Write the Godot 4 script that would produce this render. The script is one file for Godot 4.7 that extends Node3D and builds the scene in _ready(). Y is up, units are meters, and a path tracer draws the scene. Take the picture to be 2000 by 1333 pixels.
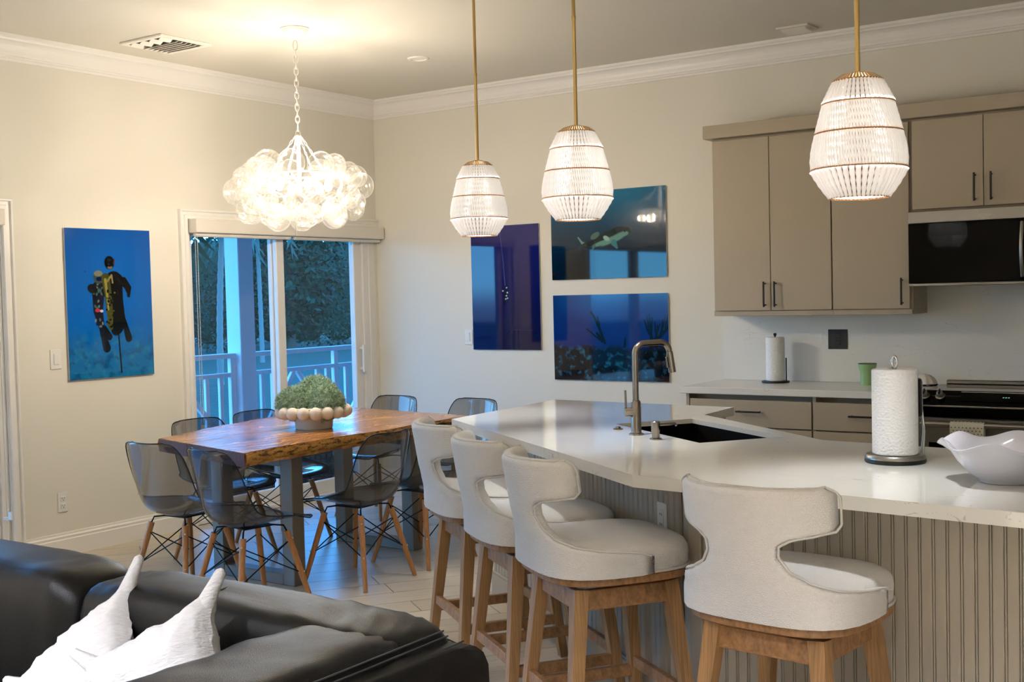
extends Node3D
# An open dining room and kitchen at dusk. World: wall_left is the plane x = 0, wall_back is the plane z = 0, floor y = 0, metres.

# bends a point of a stuffed block
class Warp:
	func at(p: Vector3) -> Vector3:
		return p

# colour of a flat print at (u, w)
class Print:
	func at(_u: float, _w: float) -> Color:
		return Color.WHITE

# ------------------------------------------------------------------ mesh builder
class MB:
	var v := PackedVector3Array()
	var n := PackedVector3Array()
	var uv := PackedVector2Array()
	var ix := PackedInt32Array()
	var xf := Transform3D.IDENTITY

	func vert(p: Vector3, nn: Vector3, t := Vector2.ZERO) -> int:
		v.append(xf * p)
		n.append((xf.basis * nn).normalized())
		uv.append(t)
		return v.size() - 1

	func tri(a: Vector3, b: Vector3, c: Vector3) -> void:
		var nn := (b - a).cross(c - a)
		var i := vert(a, nn)
		vert(b, nn)
		vert(c, nn)
		ix.append_array(PackedInt32Array([i, i + 2, i + 1]))

	func quad(a: Vector3, b: Vector3, c: Vector3, d: Vector3, ua := Vector2(0, 1), ub := Vector2(1, 1), uc := Vector2(1, 0), ud := Vector2(0, 0)) -> void:
		var nn := (b - a).cross(c - a)
		if nn.length_squared() < 1e-16:
			nn = (c - a).cross(d - a)
		var i := vert(a, nn, ua)
		vert(b, nn, ub)
		vert(c, nn, uc)
		vert(d, nn, ud)
		ix.append_array(PackedInt32Array([i, i + 2, i + 1, i, i + 3, i + 2]))

	func grid(P: Array, wrap := false, flip := false) -> void:
		var rows := P.size()
		var cols: int = P[0].size()
		var nn := PackedVector3Array()
		nn.resize(rows * cols)
		for i in rows - 1:
			for j in cols - 1:
				var a: Vector3 = P[i][j]
				var b: Vector3 = P[i][j + 1]
				var c: Vector3 = P[i + 1][j + 1]
				var d: Vector3 = P[i + 1][j]
				var f := (c - a).cross(d - b)
				if flip:
					f = -f
				nn[i * cols + j] += f
				nn[i * cols + j + 1] += f
				nn[(i + 1) * cols + j + 1] += f
				nn[(i + 1) * cols + j] += f
		if wrap:
			for i in rows:
				var s := nn[i * cols] + nn[i * cols + cols - 1]
				nn[i * cols] = s
				nn[i * cols + cols - 1] = s
		for i in [0, rows - 1]:
			var same := true
			for j in cols:
				if (P[i][j] as Vector3).distance_squared_to(P[i][0]) > 1e-10:
					same = false
			if same:
				var s := Vector3.ZERO
				for j in cols:
					s += nn[i * cols + j]
				for j in cols:
					nn[i * cols + j] = s
		var base := v.size()
		for i in rows:
			for j in cols:
				var q := nn[i * cols + j]
				vert(P[i][j], q if q.length_squared() > 1e-20 else Vector3.UP, Vector2(float(j) / (cols - 1), float(i) / (rows - 1)))
		for i in rows - 1:
			for j in cols - 1:
				var a := base + i * cols + j
				var b := a + 1
				var c := a + cols + 1
				var d := a + cols
				if flip:
					ix.append_array(PackedInt32Array([a, b, c, a, c, d]))
				else:
					ix.append_array(PackedInt32Array([a, c, b, a, d, c]))

	func box(c: Vector3, s: Vector3, b := 0.0, basis := Basis.IDENTITY) -> void:
		var keep := xf
		xf = xf * Transform3D(basis, c)
		var h := s * 0.5
		if b <= 0.0:
			for ax in 3:
				for sg in [-1.0, 1.0]:
					_face(ax, sg, h, h)
		else:
			b = minf(b, minf(h.x, minf(h.y, h.z)) * 0.95)
			var k := h - Vector3.ONE * b
			for ax in 3:
				for sg in [-1.0, 1.0]:
					var hh := k
					hh[ax] = h[ax]
					_face(ax, sg, hh, hh)
			for ax in 3:
				var a1 := (ax + 1) % 3
				var a2 := (ax + 2) % 3
				for s1 in [-1.0, 1.0]:
					for s2 in [-1.0, 1.0]:
						var p := Vector3.ZERO
						p[a1] = h[a1] * s1
						p[a2] = k[a2] * s2
						var q := Vector3.ZERO
						q[a1] = k[a1] * s1
						q[a2] = h[a2] * s2
						var p0 := p
						var p1 := p
						p0[ax] = -k[ax]
						p1[ax] = k[ax]
						var q0 := q
						var q1 := q
						q0[ax] = -k[ax]
						q1[ax] = k[ax]
						if s1 * s2 > 0:
							quad(p0, q0, q1, p1)
						else:
							quad(p0, p1, q1, q0)
			for sx in [-1.0, 1.0]:
				for sy in [-1.0, 1.0]:
					for sz in [-1.0, 1.0]:
						var a := Vector3(h.x * sx, k.y * sy, k.z * sz)
						var c2 := Vector3(k.x * sx, h.y * sy, k.z * sz)
						var d := Vector3(k.x * sx, k.y * sy, h.z * sz)
						if sx * sy * sz > 0:
							tri(a, c2, d)
						else:
							tri(a, d, c2)
		xf = keep

	func _face(ax: int, sg: float, h: Vector3, _k: Vector3) -> void:
		var a1 := (ax + 1) % 3
		var a2 := (ax + 2) % 3
		var q: Array[Vector3] = []
		for e in [[-1.0, -1.0], [1.0, -1.0], [1.0, 1.0], [-1.0, 1.0]]:
			var p := Vector3.ZERO
			p[ax] = h[ax] * sg
			p[a1] = h[a1] * e[0]
			p[a2] = h[a2] * e[1]
			q.append(p)
		if sg > 0:
			quad(q[0], q[1], q[2], q[3])
		else:
			quad(q[3], q[2], q[1], q[0])

	# box between two corners
	func bx(lo: Vector3, hi: Vector3, b := 0.0) -> void:
		box((lo + hi) * 0.5, (hi - lo).abs(), b)

	func tube(path: Array, r, sides := 8, caps := true, closed := false) -> void:
		var m := path.size()
		var P := []
		var up := Vector3.UP
		var d0: Vector3 = (path[1] - path[0]).normalized()
		if absf(d0.dot(up)) > 0.9:
			up = Vector3.RIGHT
		var side := d0.cross(up).normalized()
		for i in m:
			var d: Vector3
			if closed:
				d = (path[(i + 1) % m] - path[(i + m - 1) % m]).normalized()
			else:
				d = (path[mini(i + 1, m - 1)] - path[maxi(i - 1, 0)]).normalized()
			side = (side - d * side.dot(d)).normalized()
			var o := d.cross(side)
			var rr: float = r[i] if r is Array else r
			var ring := PackedVector3Array()
			for j in sides + 1:
				var t := TAU * (j % sides) / sides
				ring.append(path[i] + (side * cos(t) + o * sin(t)) * rr)
			P.append(ring)
		if closed:
			P.append(P[0])
		grid(P, true)
		if caps and not closed:
			for e in [0, m - 1]:
				var ring: PackedVector3Array = P[e]
				for j in sides:
					if e == 0:
						tri(path[0], ring[j + 1], ring[j])
					else:
						tri(path[m - 1], ring[j], ring[j + 1])

	# square bar between two points, width w (across side) and depth d
	func bar(a: Vector3, b: Vector3, w: float, d: float, side := Vector3.RIGHT, bevel := 0.002, w2 := -1.0, d2 := -1.0) -> void:
		var y := (b - a).normalized()
		var x := (side - y * side.dot(y)).normalized()
		var z := x.cross(y)
		if w2 < 0:
			box((a + b) * 0.5, Vector3(w, a.distance_to(b), d), bevel, Basis(x, y, z))
			return
		var P := []
		for e in [[a, w, d], [b, w2, d2]]:
			var ring := PackedVector3Array()
			for c in [[-1, -1], [1, -1], [1, 1], [-1, 1]]:
				ring.append(e[0] + x * (c[0] * e[1] * 0.5) + z * (c[1] * e[2] * 0.5))
			P.append(ring)
		for j in 4:
			var k := (j + 1) % 4
			quad(P[0][k], P[0][j], P[1][j], P[1][k])
		quad(P[0][0], P[0][1], P[0][2], P[0][3])
		quad(P[1][3], P[1][2], P[1][1], P[1][0])

	# turned profile of (radius, height) running upwards on the outside
	func lathe(prof: Array, segs := 24, crease := 0.75) -> void:
		var m := prof.size()
		for i in m - 1:
			var a: Vector2 = prof[i]
			var b: Vector2 = prof[i + 1]
			var d := b - a
			if d.length() < 1e-6:
				continue
			var nn := Vector2(d.y, -d.x).normalized()
			var na := nn
			var nb := nn
			if i > 0:
				var e: Vector2 = a - (prof[i - 1] as Vector2)
				var q := Vector2(e.y, -e.x).normalized()
				if q.dot(nn) > crease:
					na = (nn + q).normalized()
			if i < m - 2:
				var e: Vector2 = (prof[i + 2] as Vector2) - b
				var q := Vector2(e.y, -e.x).normalized()
				if q.dot(nn) > crease:
					nb = (nn + q).normalized()
			var base := v.size()
			for j in segs + 1:
				var t := TAU * j / segs
				var c := cos(t)
				var s := sin(t)
				vert(Vector3(a.x * c, a.y, a.x * s), Vector3(na.x * c, na.y, na.x * s), Vector2(float(j) / segs, a.y))
				vert(Vector3(b.x * c, b.y, b.x * s), Vector3(nb.x * c, nb.y, nb.x * s), Vector2(float(j) / segs, b.y))
			for j in segs:
				var k := base + j * 2
				ix.append_array(PackedInt32Array([k, k + 3, k + 1, k, k + 2, k + 3]))

	# flat polygon in the xz plane pushed from y0 to y1
	func prism(poly: PackedVector2Array, y0: float, y1: float, bevel := 0.0, top := true, bottom := true) -> void:
		var q := poly.duplicate()
		if Geometry2D.is_polygon_clockwise(q):
			q.reverse()
		var m := q.size()
		var inner := q
		if bevel > 0.0:
			var off := Geometry2D.offset_polygon(q, -bevel, Geometry2D.JOIN_MITER)
			if off.size() == 1 and off[0].size() == m:
				# line the inset loop up with the outer one
				var o: PackedVector2Array = off[0]
				if Geometry2D.is_polygon_clockwise(o):
					o.reverse()
				var best := 0
				for k in m:
					if o[k].distance_to(q[0]) < o[best].distance_to(q[0]):
						best = k
				inner = PackedVector2Array()
				for k in m:
					inner.append(o[(best + k) % m])
			else:
				bevel = 0.0
		var t := Geometry2D.triangulate_polygon(inner)
		for k in range(0, t.size(), 3):
			var a := inner[t[k]]
			var b := inner[t[k + 1]]
			var c := inner[t[k + 2]]
			if (b - a).cross(c - a) > 0:
				var w := b
				b = c
				c = w
			if top:
				_ptri(a, b, c, y1, Vector3.UP)
			if bottom:
				_ptri(a, c, b, y0, Vector3.DOWN)
		for k in m:
			var a := q[k]
			var b := q[(k + 1) % m]
			var ta := y1 - bevel
			var ba := y0 + bevel
			quad(Vector3(b.x, ba, b.y), Vector3(a.x, ba, a.y), Vector3(a.x, ta, a.y), Vector3(b.x, ta, b.y))
			if bevel > 0.0:
				var ia := inner[k]
				var ib := inner[(k + 1) % m]
				quad(Vector3(b.x, ta, b.y), Vector3(a.x, ta, a.y), Vector3(ia.x, y1, ia.y), Vector3(ib.x, y1, ib.y))
				quad(Vector3(ib.x, y0, ib.y), Vector3(ia.x, y0, ia.y), Vector3(a.x, ba, a.y), Vector3(b.x, ba, b.y))

	func _ptri(a: Vector2, b: Vector2, c: Vector2, y: float, nn: Vector3) -> void:
		var i := vert(Vector3(a.x, y, a.y), nn, a)
		vert(Vector3(b.x, y, b.y), nn, b)
		vert(Vector3(c.x, y, c.y), nn, c)
		ix.append_array(PackedInt32Array([i, i + 2, i + 1]))

	func ball(c: Vector3, r: Vector3, rings := 10, segs := 14) -> void:
		var P := []
		for i in rings + 1:
			var a := -PI / 2 + PI * i / rings
			var row := PackedVector3Array()
			for j in segs + 1:
				var t := TAU * (j % segs) / segs
				row.append(c + Vector3(r.x * cos(a) * cos(t), r.y * sin(a), -r.z * cos(a) * sin(t)))
			P.append(row)
		grid(P, true)

	# soft block: a rounded, stuffed box
	func puff(c: Vector3, s: Vector3, e := 5.0, rows := 14, cols := 28, wob: Warp = null, pole := 0) -> void:
		var P := []
		for i in rows + 1:
			var a := -PI / 2 + PI * i / rows
			var row := PackedVector3Array()
			for j in cols + 1:
				var t := TAU * (j % cols) / cols
				var d := Vector3(cos(a) * cos(t), sin(a), -cos(a) * sin(t))
				if pole == 1:
					d = Vector3(d.y, d.z, d.x)
				elif pole == 2:
					d = Vector3(d.z, d.x, d.y)
				var k := pow(pow(absf(d.x), e) + pow(absf(d.y), e) + pow(absf(d.z), e), -1.0 / e)
				var p := Vector3(d.x * s.x, d.y * s.y, d.z * s.z) * 0.5 * k
				if wob:
					p = wob.at(p)
				row.append(c + p)
			P.append(row)
		grid(P, true)

	func mesh() -> ArrayMesh:
		var arr := []
		arr.resize(Mesh.ARRAY_MAX)
		arr[Mesh.ARRAY_VERTEX] = v
		arr[Mesh.ARRAY_NORMAL] = n
		arr[Mesh.ARRAY_TEX_UV] = uv
		arr[Mesh.ARRAY_INDEX] = ix
		var m := ArrayMesh.new()
		m.add_surface_from_arrays(Mesh.PRIMITIVE_TRIANGLES, arr)
		return m


# ------------------------------------------------------------------ scene helpers
var used := {}
var M := {}
var rng := RandomNumberGenerator.new()

func numbered(called: String) -> String:
	var k: int = used.get(called, 0)
	used[called] = k + 1
	return called if k == 0 else "%s_%03d" % [called, k]

func tag(o: Node3D, label: String, category: String, group := "", kind := "") -> Node3D:
	if label:
		o.set_meta("label", label)
	if category:
		o.set_meta("category", category)
	if group:
		o.set_meta("group", group)
	if kind:
		o.set_meta("kind", kind)
	return o

func thing(called: String, label: String, category: String, at := Vector3.ZERO, yaw := 0.0, group := "") -> Node3D:
	var o := Node3D.new()
	o.name = numbered(called)
	add_child(o)
	o.position = at
	o.rotation.y = yaw
	tag(o, label, category, group)
	return o

func part(parent: Node, called: String, m, mt: Material) -> MeshInstance3D:
	var o := MeshInstance3D.new()
	o.name = called
	o.mesh = m.mesh() if m is MB else m
	o.material_override = mt
	parent.add_child(o, true)
	return o

func struct(called: String, m, mt: Material, label := "", category := "") -> MeshInstance3D:
	var o := MeshInstance3D.new()
	o.name = numbered(called)
	o.mesh = m.mesh() if m is MB else m
	o.material_override = mt
	add_child(o)
	tag(o, label, category, "", "structure")
	return o

func struct_node(called: String, label := "", category := "") -> Node3D:
	var o := Node3D.new()
	o.name = numbered(called)
	add_child(o)
	tag(o, label, category, "", "structure")
	return o

func dup(o: Node3D, called: String, label: String, at: Vector3, yaw: float) -> Node3D:
	var c: Node3D = o.duplicate()
	c.name = numbered(called)
	add_child(c)
	c.position = at
	c.rotation.y = yaw
	c.set_meta("label", label)
	return c

func mat(called: String, c: Color, rough := 0.6, metal := 0.0) -> StandardMaterial3D:
	var m := StandardMaterial3D.new()
	m.resource_name = called
	m.albedo_color = c
	m.roughness = rough
	m.metallic = metal
	M[called] = m
	return m

func rgb8(r: float, g: float, b: float) -> Color:
	return Color(r / 255.0, g / 255.0, b / 255.0)

func noise_tex(freq: float, size := 256, octaves := 3, kind := FastNoiseLite.TYPE_SIMPLEX_SMOOTH, sd := 1) -> NoiseTexture2D:
	var f := FastNoiseLite.new()
	f.noise_type = kind
	f.frequency = freq
	f.fractal_octaves = octaves
	f.seed = sd
	var t := NoiseTexture2D.new()
	t.width = size
	t.height = size
	t.seamless = true
	t.noise = f
	return t

func relief(m: StandardMaterial3D, t: Texture2D, depth: float, scale: Vector3, world := false) -> void:
	m.heightmap_enabled = true
	m.heightmap_texture = t
	m.heightmap_scale = depth
	m.uv1_triplanar = true
	m.uv1_world_triplanar = world
	m.uv1_scale = scale

func clear_mat(called: String, c: Color, alpha: float, rough := 0.03) -> StandardMaterial3D:
	var m := mat(called, Color(c.r, c.g, c.b, alpha), rough)
	m.transparency = BaseMaterial3D.TRANSPARENCY_ALPHA
	m.cull_mode = BaseMaterial3D.CULL_DISABLED
	return m

func glow_mat(called: String, c: Color, energy: float) -> StandardMaterial3D:
	var m := mat(called, Color.WHITE, 0.5)
	m.emission_enabled = true
	m.emission = c
	m.emission_energy_multiplier = energy
	return m

func omni(called: String, at: Vector3, c: Color, energy: float, size: float, parent: Node = self) -> void:
	var l := OmniLight3D.new()
	l.name = called
	l.light_color = c
	l.light_energy = energy
	l.light_size = size
	l.omni_range = 30.0
	l.omni_attenuation = 2.0
	l.shadow_enabled = true
	parent.add_child(l, true)
	l.position = at

# ------------------------------------------------------------------ pictures (flat print)
func img_new(w: int, h: int, f: Print) -> Image:
	var im := Image.create(w, h, false, Image.FORMAT_RGB8)
	for y in h:
		for x in w:
			im.set_pixel(x, y, f.at(float(x) / w, float(y) / h))
	return im

func blob(im: Image, cx: float, cy: float, rx: float, ry: float, rot: float, c: Color, soft := 0.15, a := 1.0) -> void:
	var w := im.get_width()
	var h := im.get_height()
	var px := cx * w
	var py := cy * h
	var ax := rx * w
	var ay := ry * w
	var rr := maxf(ax, ay) * 1.2 + 2.0
	var cs := cos(rot)
	var sn := sin(rot)
	for y in range(maxi(0, int(py - rr)), mini(h, int(py + rr) + 1)):
		for x in range(maxi(0, int(px - rr)), mini(w, int(px + rr) + 1)):
			var dx := x + 0.5 - px
			var dy := y + 0.5 - py
			var u := (dx * cs + dy * sn) / ax
			var v := (-dx * sn + dy * cs) / ay
			var d := sqrt(u * u + v * v)
			var k := clampf((1.0 - d) / maxf(soft, 0.6 / minf(ax, ay)) + 0.5, 0.0, 1.0) * a
			if k > 0.0:
				im.set_pixel(x, y, im.get_pixel(x, y).lerp(c, k))

func stroke(im: Image, pts: Array, w0: float, w1: float, c: Color, a := 1.0) -> void:
	var w := im.get_width()
	var h := im.get_height()
	for s in pts.size() - 1:
		var p := Vector2(pts[s].x * w, pts[s].y * h)
		var q := Vector2(pts[s + 1].x * w, pts[s + 1].y * h)
		var ra := lerpf(w0, w1, float(s) / maxi(1, pts.size() - 1)) * w
		var rb := lerpf(w0, w1, float(s + 1) / maxi(1, pts.size() - 1)) * w
		var m := maxf(ra, rb) + 2.0
		for y in range(maxi(0, int(minf(p.y, q.y) - m)), mini(h, int(maxf(p.y, q.y) + m) + 1)):
			for x in range(maxi(0, int(minf(p.x, q.x) - m)), mini(w, int(maxf(p.x, q.x) + m) + 1)):
				var o := Vector2(x + 0.5, y + 0.5)
				var t := clampf((o - p).dot(q - p) / maxf((q - p).length_squared(), 1e-6), 0.0, 1.0)
				var d := o.distance_to(p.lerp(q, t)) - lerpf(ra, rb, t)
				var k := clampf(0.5 - d, 0.0, 1.0) * a
				if k > 0.0:
					im.set_pixel(x, y, im.get_pixel(x, y).lerp(c, k))

# ------------------------------------------------------------------ materials
func make_materials() -> void:
	rng.seed = 7
	var fine := noise_tex(0.09, 256, 3, FastNoiseLite.TYPE_SIMPLEX_SMOOTH, 3)
	var coarse := noise_tex(0.02, 256, 4, FastNoiseLite.TYPE_SIMPLEX_SMOOTH, 5)
	var cells := noise_tex(0.12, 256, 1, FastNoiseLite.TYPE_CELLULAR, 9)
	M.t_fine = fine
	M.t_coarse = coarse
	M.t_cells = cells
	var m := mat("wall_paint", Color(0.86, 0.845, 0.80), 0.7)

	m = mat("ceiling_paint", Color(0.84, 0.82, 0.77), 0.8)
	mat("trim_paint", Color(0.90, 0.89, 0.87), 0.4)
	mat("white_plastic", Color(0.88, 0.875, 0.86), 0.35)
	mat("dark_slot", Color(0.04, 0.04, 0.04), 0.6)
	mat("vinyl", Color(0.88, 0.87, 0.85), 0.35)
	mat("blind_fabric", Color(0.85, 0.83, 0.79), 0.8)
	m = clear_mat("window_glass", Color(0.8, 0.9, 0.95), 0.02, 0.0)
	m.metallic_specular = 0.2
	# wood-look floor planks: four tones of one grain
	var grain := Image.create(128, 512, false, Image.FORMAT_RGB8)
	var gn := FastNoiseLite.new()
	gn.seed = 21
	gn.frequency = 0.05
	gn.fractal_octaves = 4
	for y in 512:
		for x in 128:
			var s := gn.get_noise_2d(x * 1.6, y * 0.10) * 0.5 + gn.get_noise_2d(x * 6.0 + 90.0, y * 0.35) * 0.35
			var k := 0.93 + 0.12 * s
			grain.set_pixel(x, y, Color(k, k * 0.995, k * 0.985))
	var grain_t := ImageTexture.create_from_image(grain)
	for k in 4:
		m = mat("floor_plank_%d" % k, [rgb8(206, 194, 174), rgb8(199, 187, 166), rgb8(211, 200, 181), rgb8(202, 191, 173)][k], 0.33)
		m.albedo_texture = grain_t
	mat("grout", rgb8(104, 92, 76), 0.8)
	# stained oak for the bar stools, beech for the chair legs
	var wood := Image.create(128, 256, false, Image.FORMAT_RGB8)
	gn.seed = 4
	for y in 256:
		for x in 128:
			var s := gn.get_noise_2d(x * 3.0, y * 0.16) * 0.6 + gn.get_noise_2d(x * 9.0 + 40.0, y * 0.5) * 0.4
			var k := 0.86 + 0.30 * s
			wood.set_pixel(x, y, Color(k, k * 0.97, k * 0.92))
	var wood_t := ImageTexture.create_from_image(wood)
	m = mat("oak", rgb8(186, 146, 102), 0.5)
	m.albedo_texture = wood_t
	m.uv1_triplanar = true
	m.uv1_scale = Vector3(7.0, 1.2, 7.0)
	m = mat("oak_rail", rgb8(178, 136, 96), 0.5)
	m.albedo_texture = wood_t
	m.uv1_triplanar = true
	m.uv1_scale = Vector3(2.0, 8.0, 2.0)
	m = mat("beech", rgb8(202, 146, 92), 0.45)
	m.albedo_texture = wood_t
	m.uv1_triplanar = true
	m.uv1_scale = Vector3(9.0, 1.5, 9.0)
	mat("black_wire", Color(0.015, 0.015, 0.016), 0.4, 0.6)
	mat("screw", Color(0.8, 0.8, 0.8), 0.3, 1.0)
	clear_mat("smoke_plastic", Color(0.06, 0.07, 0.078), 0.39, 0.04)
	mat("smoke_rim", Color(0.03, 0.035, 0.04), 0.15)
	# dining table slabs: long figure with lighter sapwood, cracks and dark streaks
	var slab := Image.create(512, 1024, false, Image.FORMAT_RGB8)
	gn.seed = 31
	gn.frequency = 0.012
	gn.fractal_octaves = 5
	for y in 1024:
		for x in 512:
			var warp := gn.get_noise_2d(x * 0.7, y * 0.35) * 60.0
			var band := gn.get_noise_2d((x + warp) * 3.2, y * 0.22 + 300.0)
			var fineg := gn.get_noise_2d((x + warp) * 14.0, y * 1.1 + 900.0)
			var c := Color(0.56, 0.35, 0.17).lerp(Color(0.78, 0.55, 0.30), clampf(0.5 + band * 1.3, 0, 1))
			c = c.lerp(Color(0.86, 0.66, 0.38), clampf(band * 2.2 - 0.65, 0, 1))
			c = c * (0.95 + 0.22 * fineg)
			var dark := gn.get_noise_2d((x + warp) * 2.0 + 700.0, y * 0.12)
			c = c.lerp(Color(0.27, 0.15, 0.08), clampf((dark - 0.28) * 3.0, 0.0, 0.55))
			slab.set_pixel(x, y, c)
	m = mat("table_wood", Color.WHITE, 0.22)
	m.albedo_texture = ImageTexture.create_from_image(slab)
	m.uv1_triplanar = true
	m.uv1_scale = Vector3(0.9, 0.9, 0.45)
	var edge := Image.create(512, 128, false, Image.FORMAT_RGB8)
	gn.seed = 77
	gn.frequency = 0.03
	for y in 128:
		for x in 512:
			var s := gn.get_noise_2d(x * 0.6, y * 1.4)
			var s2 := gn.get_noise_2d(x * 3.0 + 50.0, y * 5.0)
			var c := Color(0.70, 0.48, 0.19).lerp(Color(0.88, 0.67, 0.34), clampf(0.5 + s2, 0, 1))
			c = c.lerp(Color(0.13, 0.07, 0.04), clampf((s + s2 * 0.5 - 0.12) * 4.5, 0.0, 0.9))
			edge.set_pixel(x, y, c)
	m = mat("live_edge", Color.WHITE, 0.5)
	m.albedo_texture = ImageTexture.create_from_image(edge)
	m.uv1_triplanar = true
	m.uv1_scale = Vector3(1.1, 8.0, 1.1)
	m = mat("end_grain", rgb8(112, 60, 34), 0.5)
	m.albedo_texture = wood_t
	m.uv1_triplanar = true
	m.uv1_scale = Vector3(3.0, 6.0, 3.0)
	m = mat("raw_steel", Color(0.50, 0.47, 0.43), 0.45, 0.55)
	# quartz with faint grey veins
	var q := Image.create(768, 768, false, Image.FORMAT_RGB8)
	gn.seed = 12
	gn.frequency = 0.006
	gn.fractal_octaves = 4
	for y in 768:
		for x in 768:
			var r1 := absf(gn.get_noise_2d(x * 0.55 + y * 0.25, y * 1.5))
			var r2 := gn.get_noise_2d(x + 500.0, y + 800.0)
			var vein := clampf(1.0 - r1 / 0.006, 0.0, 1.0) * clampf(r2 * 3.0 + 0.1, 0.0, 1.0)
			var k := 0.985 + 0.015 * r2 - 0.22 * vein
			q.set_pixel(x, y, Color(k, k * 0.995, k * 0.985))
	var qt := ImageTexture.create_from_image(q)
	m = mat("quartz", Color(0.89, 0.89, 0.875), 0.07)
	m.albedo_texture = qt
	m.uv1_triplanar = true
	m.uv1_scale = Vector3.ONE * 0.55
	m = mat("backsplash_stone", Color(0.89, 0.89, 0.875), 0.25)
	m.albedo_texture = qt
	m.uv1_triplanar = true
	m.uv1_scale = Vector3(0.5, 0.8, 0.5)
	m.uv1_offset = Vector3(0.3, 0.41, 0.1)
	mat("greige", rgb8(170, 157, 136), 0.42)
	mat("galvanised", Color(0.55, 0.56, 0.57), 0.5, 0.5)
	mat("bead_paint", rgb8(172, 163, 147), 0.45)
	mat("matte_black", Color(0.02, 0.02, 0.021), 0.45)
	m = mat("sink_black", Color(0.008, 0.008, 0.009), 0.85)
	m.metallic_specular = 0.2
	m = mat("black_glass", Color(0.004, 0.004, 0.0045), 0.04)
	m.metallic_specular = 0.28
	m = mat("stainless", Color(0.60, 0.59, 0.57), 0.30, 1.0)
	m = mat("brushed_nickel", Color(0.56, 0.53, 0.49), 0.26, 1.0)
	mat("chrome", Color(0.80, 0.80, 0.80), 0.08, 1.0)
	mat("brass", Color(0.78, 0.66, 0.42), 0.32, 0.9)
	# upholstery
	m = mat("boucle", Color(0.88, 0.87, 0.86), 0.95)
	relief(m, cells, 0.35, Vector3.ONE * 11.0)
	m.rim_enabled = true
	m.rim = 0.25
	m.rim_tint = 0.5
	m = mat("piping", Color(0.80, 0.79, 0.77), 0.9)
	m = mat("leather", Color(0.011, 0.011, 0.013), 0.38)
	m.metallic_specular = 0.36
	relief(m, cells, 0.05, Vector3.ONE * 16.0)
	mat("stitch", Color(0.16, 0.165, 0.18), 0.6)
	m = mat("linen", Color(0.76, 0.755, 0.755), 0.95)
	relief(m, coarse, 0.35, Vector3(9.0, 26.0, 9.0))
	# lamps
	clear_mat("globe_glass", Color(0.97, 0.955, 0.92), 0.008, 0.02)
	clear_mat("globe_swirl", Color(0.95, 0.93, 0.88), 0.075, 0.10)
	mat("lamp_white", Color(0.90, 0.88, 0.84), 0.4)
	m = mat("woven_cord", Color(0.93, 0.92, 0.90), 0.8)
	m.backlight_enabled = true
	m.backlight = Color(0.75, 0.75, 0.75)
	mat("cane", rgb8(168, 120, 74), 0.6)
	mat("cane_dark", rgb8(96, 70, 48), 0.7)
	mat("cane_pale", rgb8(205, 176, 138), 0.6)
	# small things
	m = mat("paper", Color(0.92, 0.925, 0.93), 0.95)
	relief(m, cells, 0.30, Vector3.ONE * 4.0)
	mat("porcelain", Color(0.82, 0.82, 0.86), 0.12)
	mat("chalk_white", Color(0.86, 0.83, 0.79), 0.75)
	mat("jade", rgb8(150, 186, 128), 0.25)
	m = mat("sage_leaf", rgb8(158, 184, 158), 0.7)
	mat("soil", Color(0.06, 0.05, 0.04), 0.9)
	# outdoors
	mat("bounce_damper", Color(0.26, 0.30, 0.34), 0.8)  # dark tone of the added porch panels, meant to soak up sky bounce
	mat("deck", Color(0.55, 0.57, 0.59), 0.8)
	mat("porch_paint", Color(0.90, 0.92, 0.93), 0.6)
	m = mat("lawn_grass", rgb8(30, 50, 24), 0.95)
	relief(m, coarse, 3.0, Vector3.ONE * 0.6, true)
	mat("concrete", Color(0.55, 0.55, 0.56), 0.85)
	mat("tree_leaf", rgb8(30, 58, 32), 0.8)
	mat("bark", rgb8(84, 74, 62), 0.9)
	mat("palm_bark", rgb8(122, 116, 106), 0.9)
	mat("palm_leaf", rgb8(38, 62, 38), 0.7)
	mat("wicker", Color(0.035, 0.032, 0.03), 0.6)
	mat("picture_edge", Color(0.75, 0.78, 0.80), 0.3)

# ------------------------------------------------------------------ room shell
const ROOM_X := 8.0
const ROOM_Z := 14.0
const CEIL := 3.05

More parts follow.
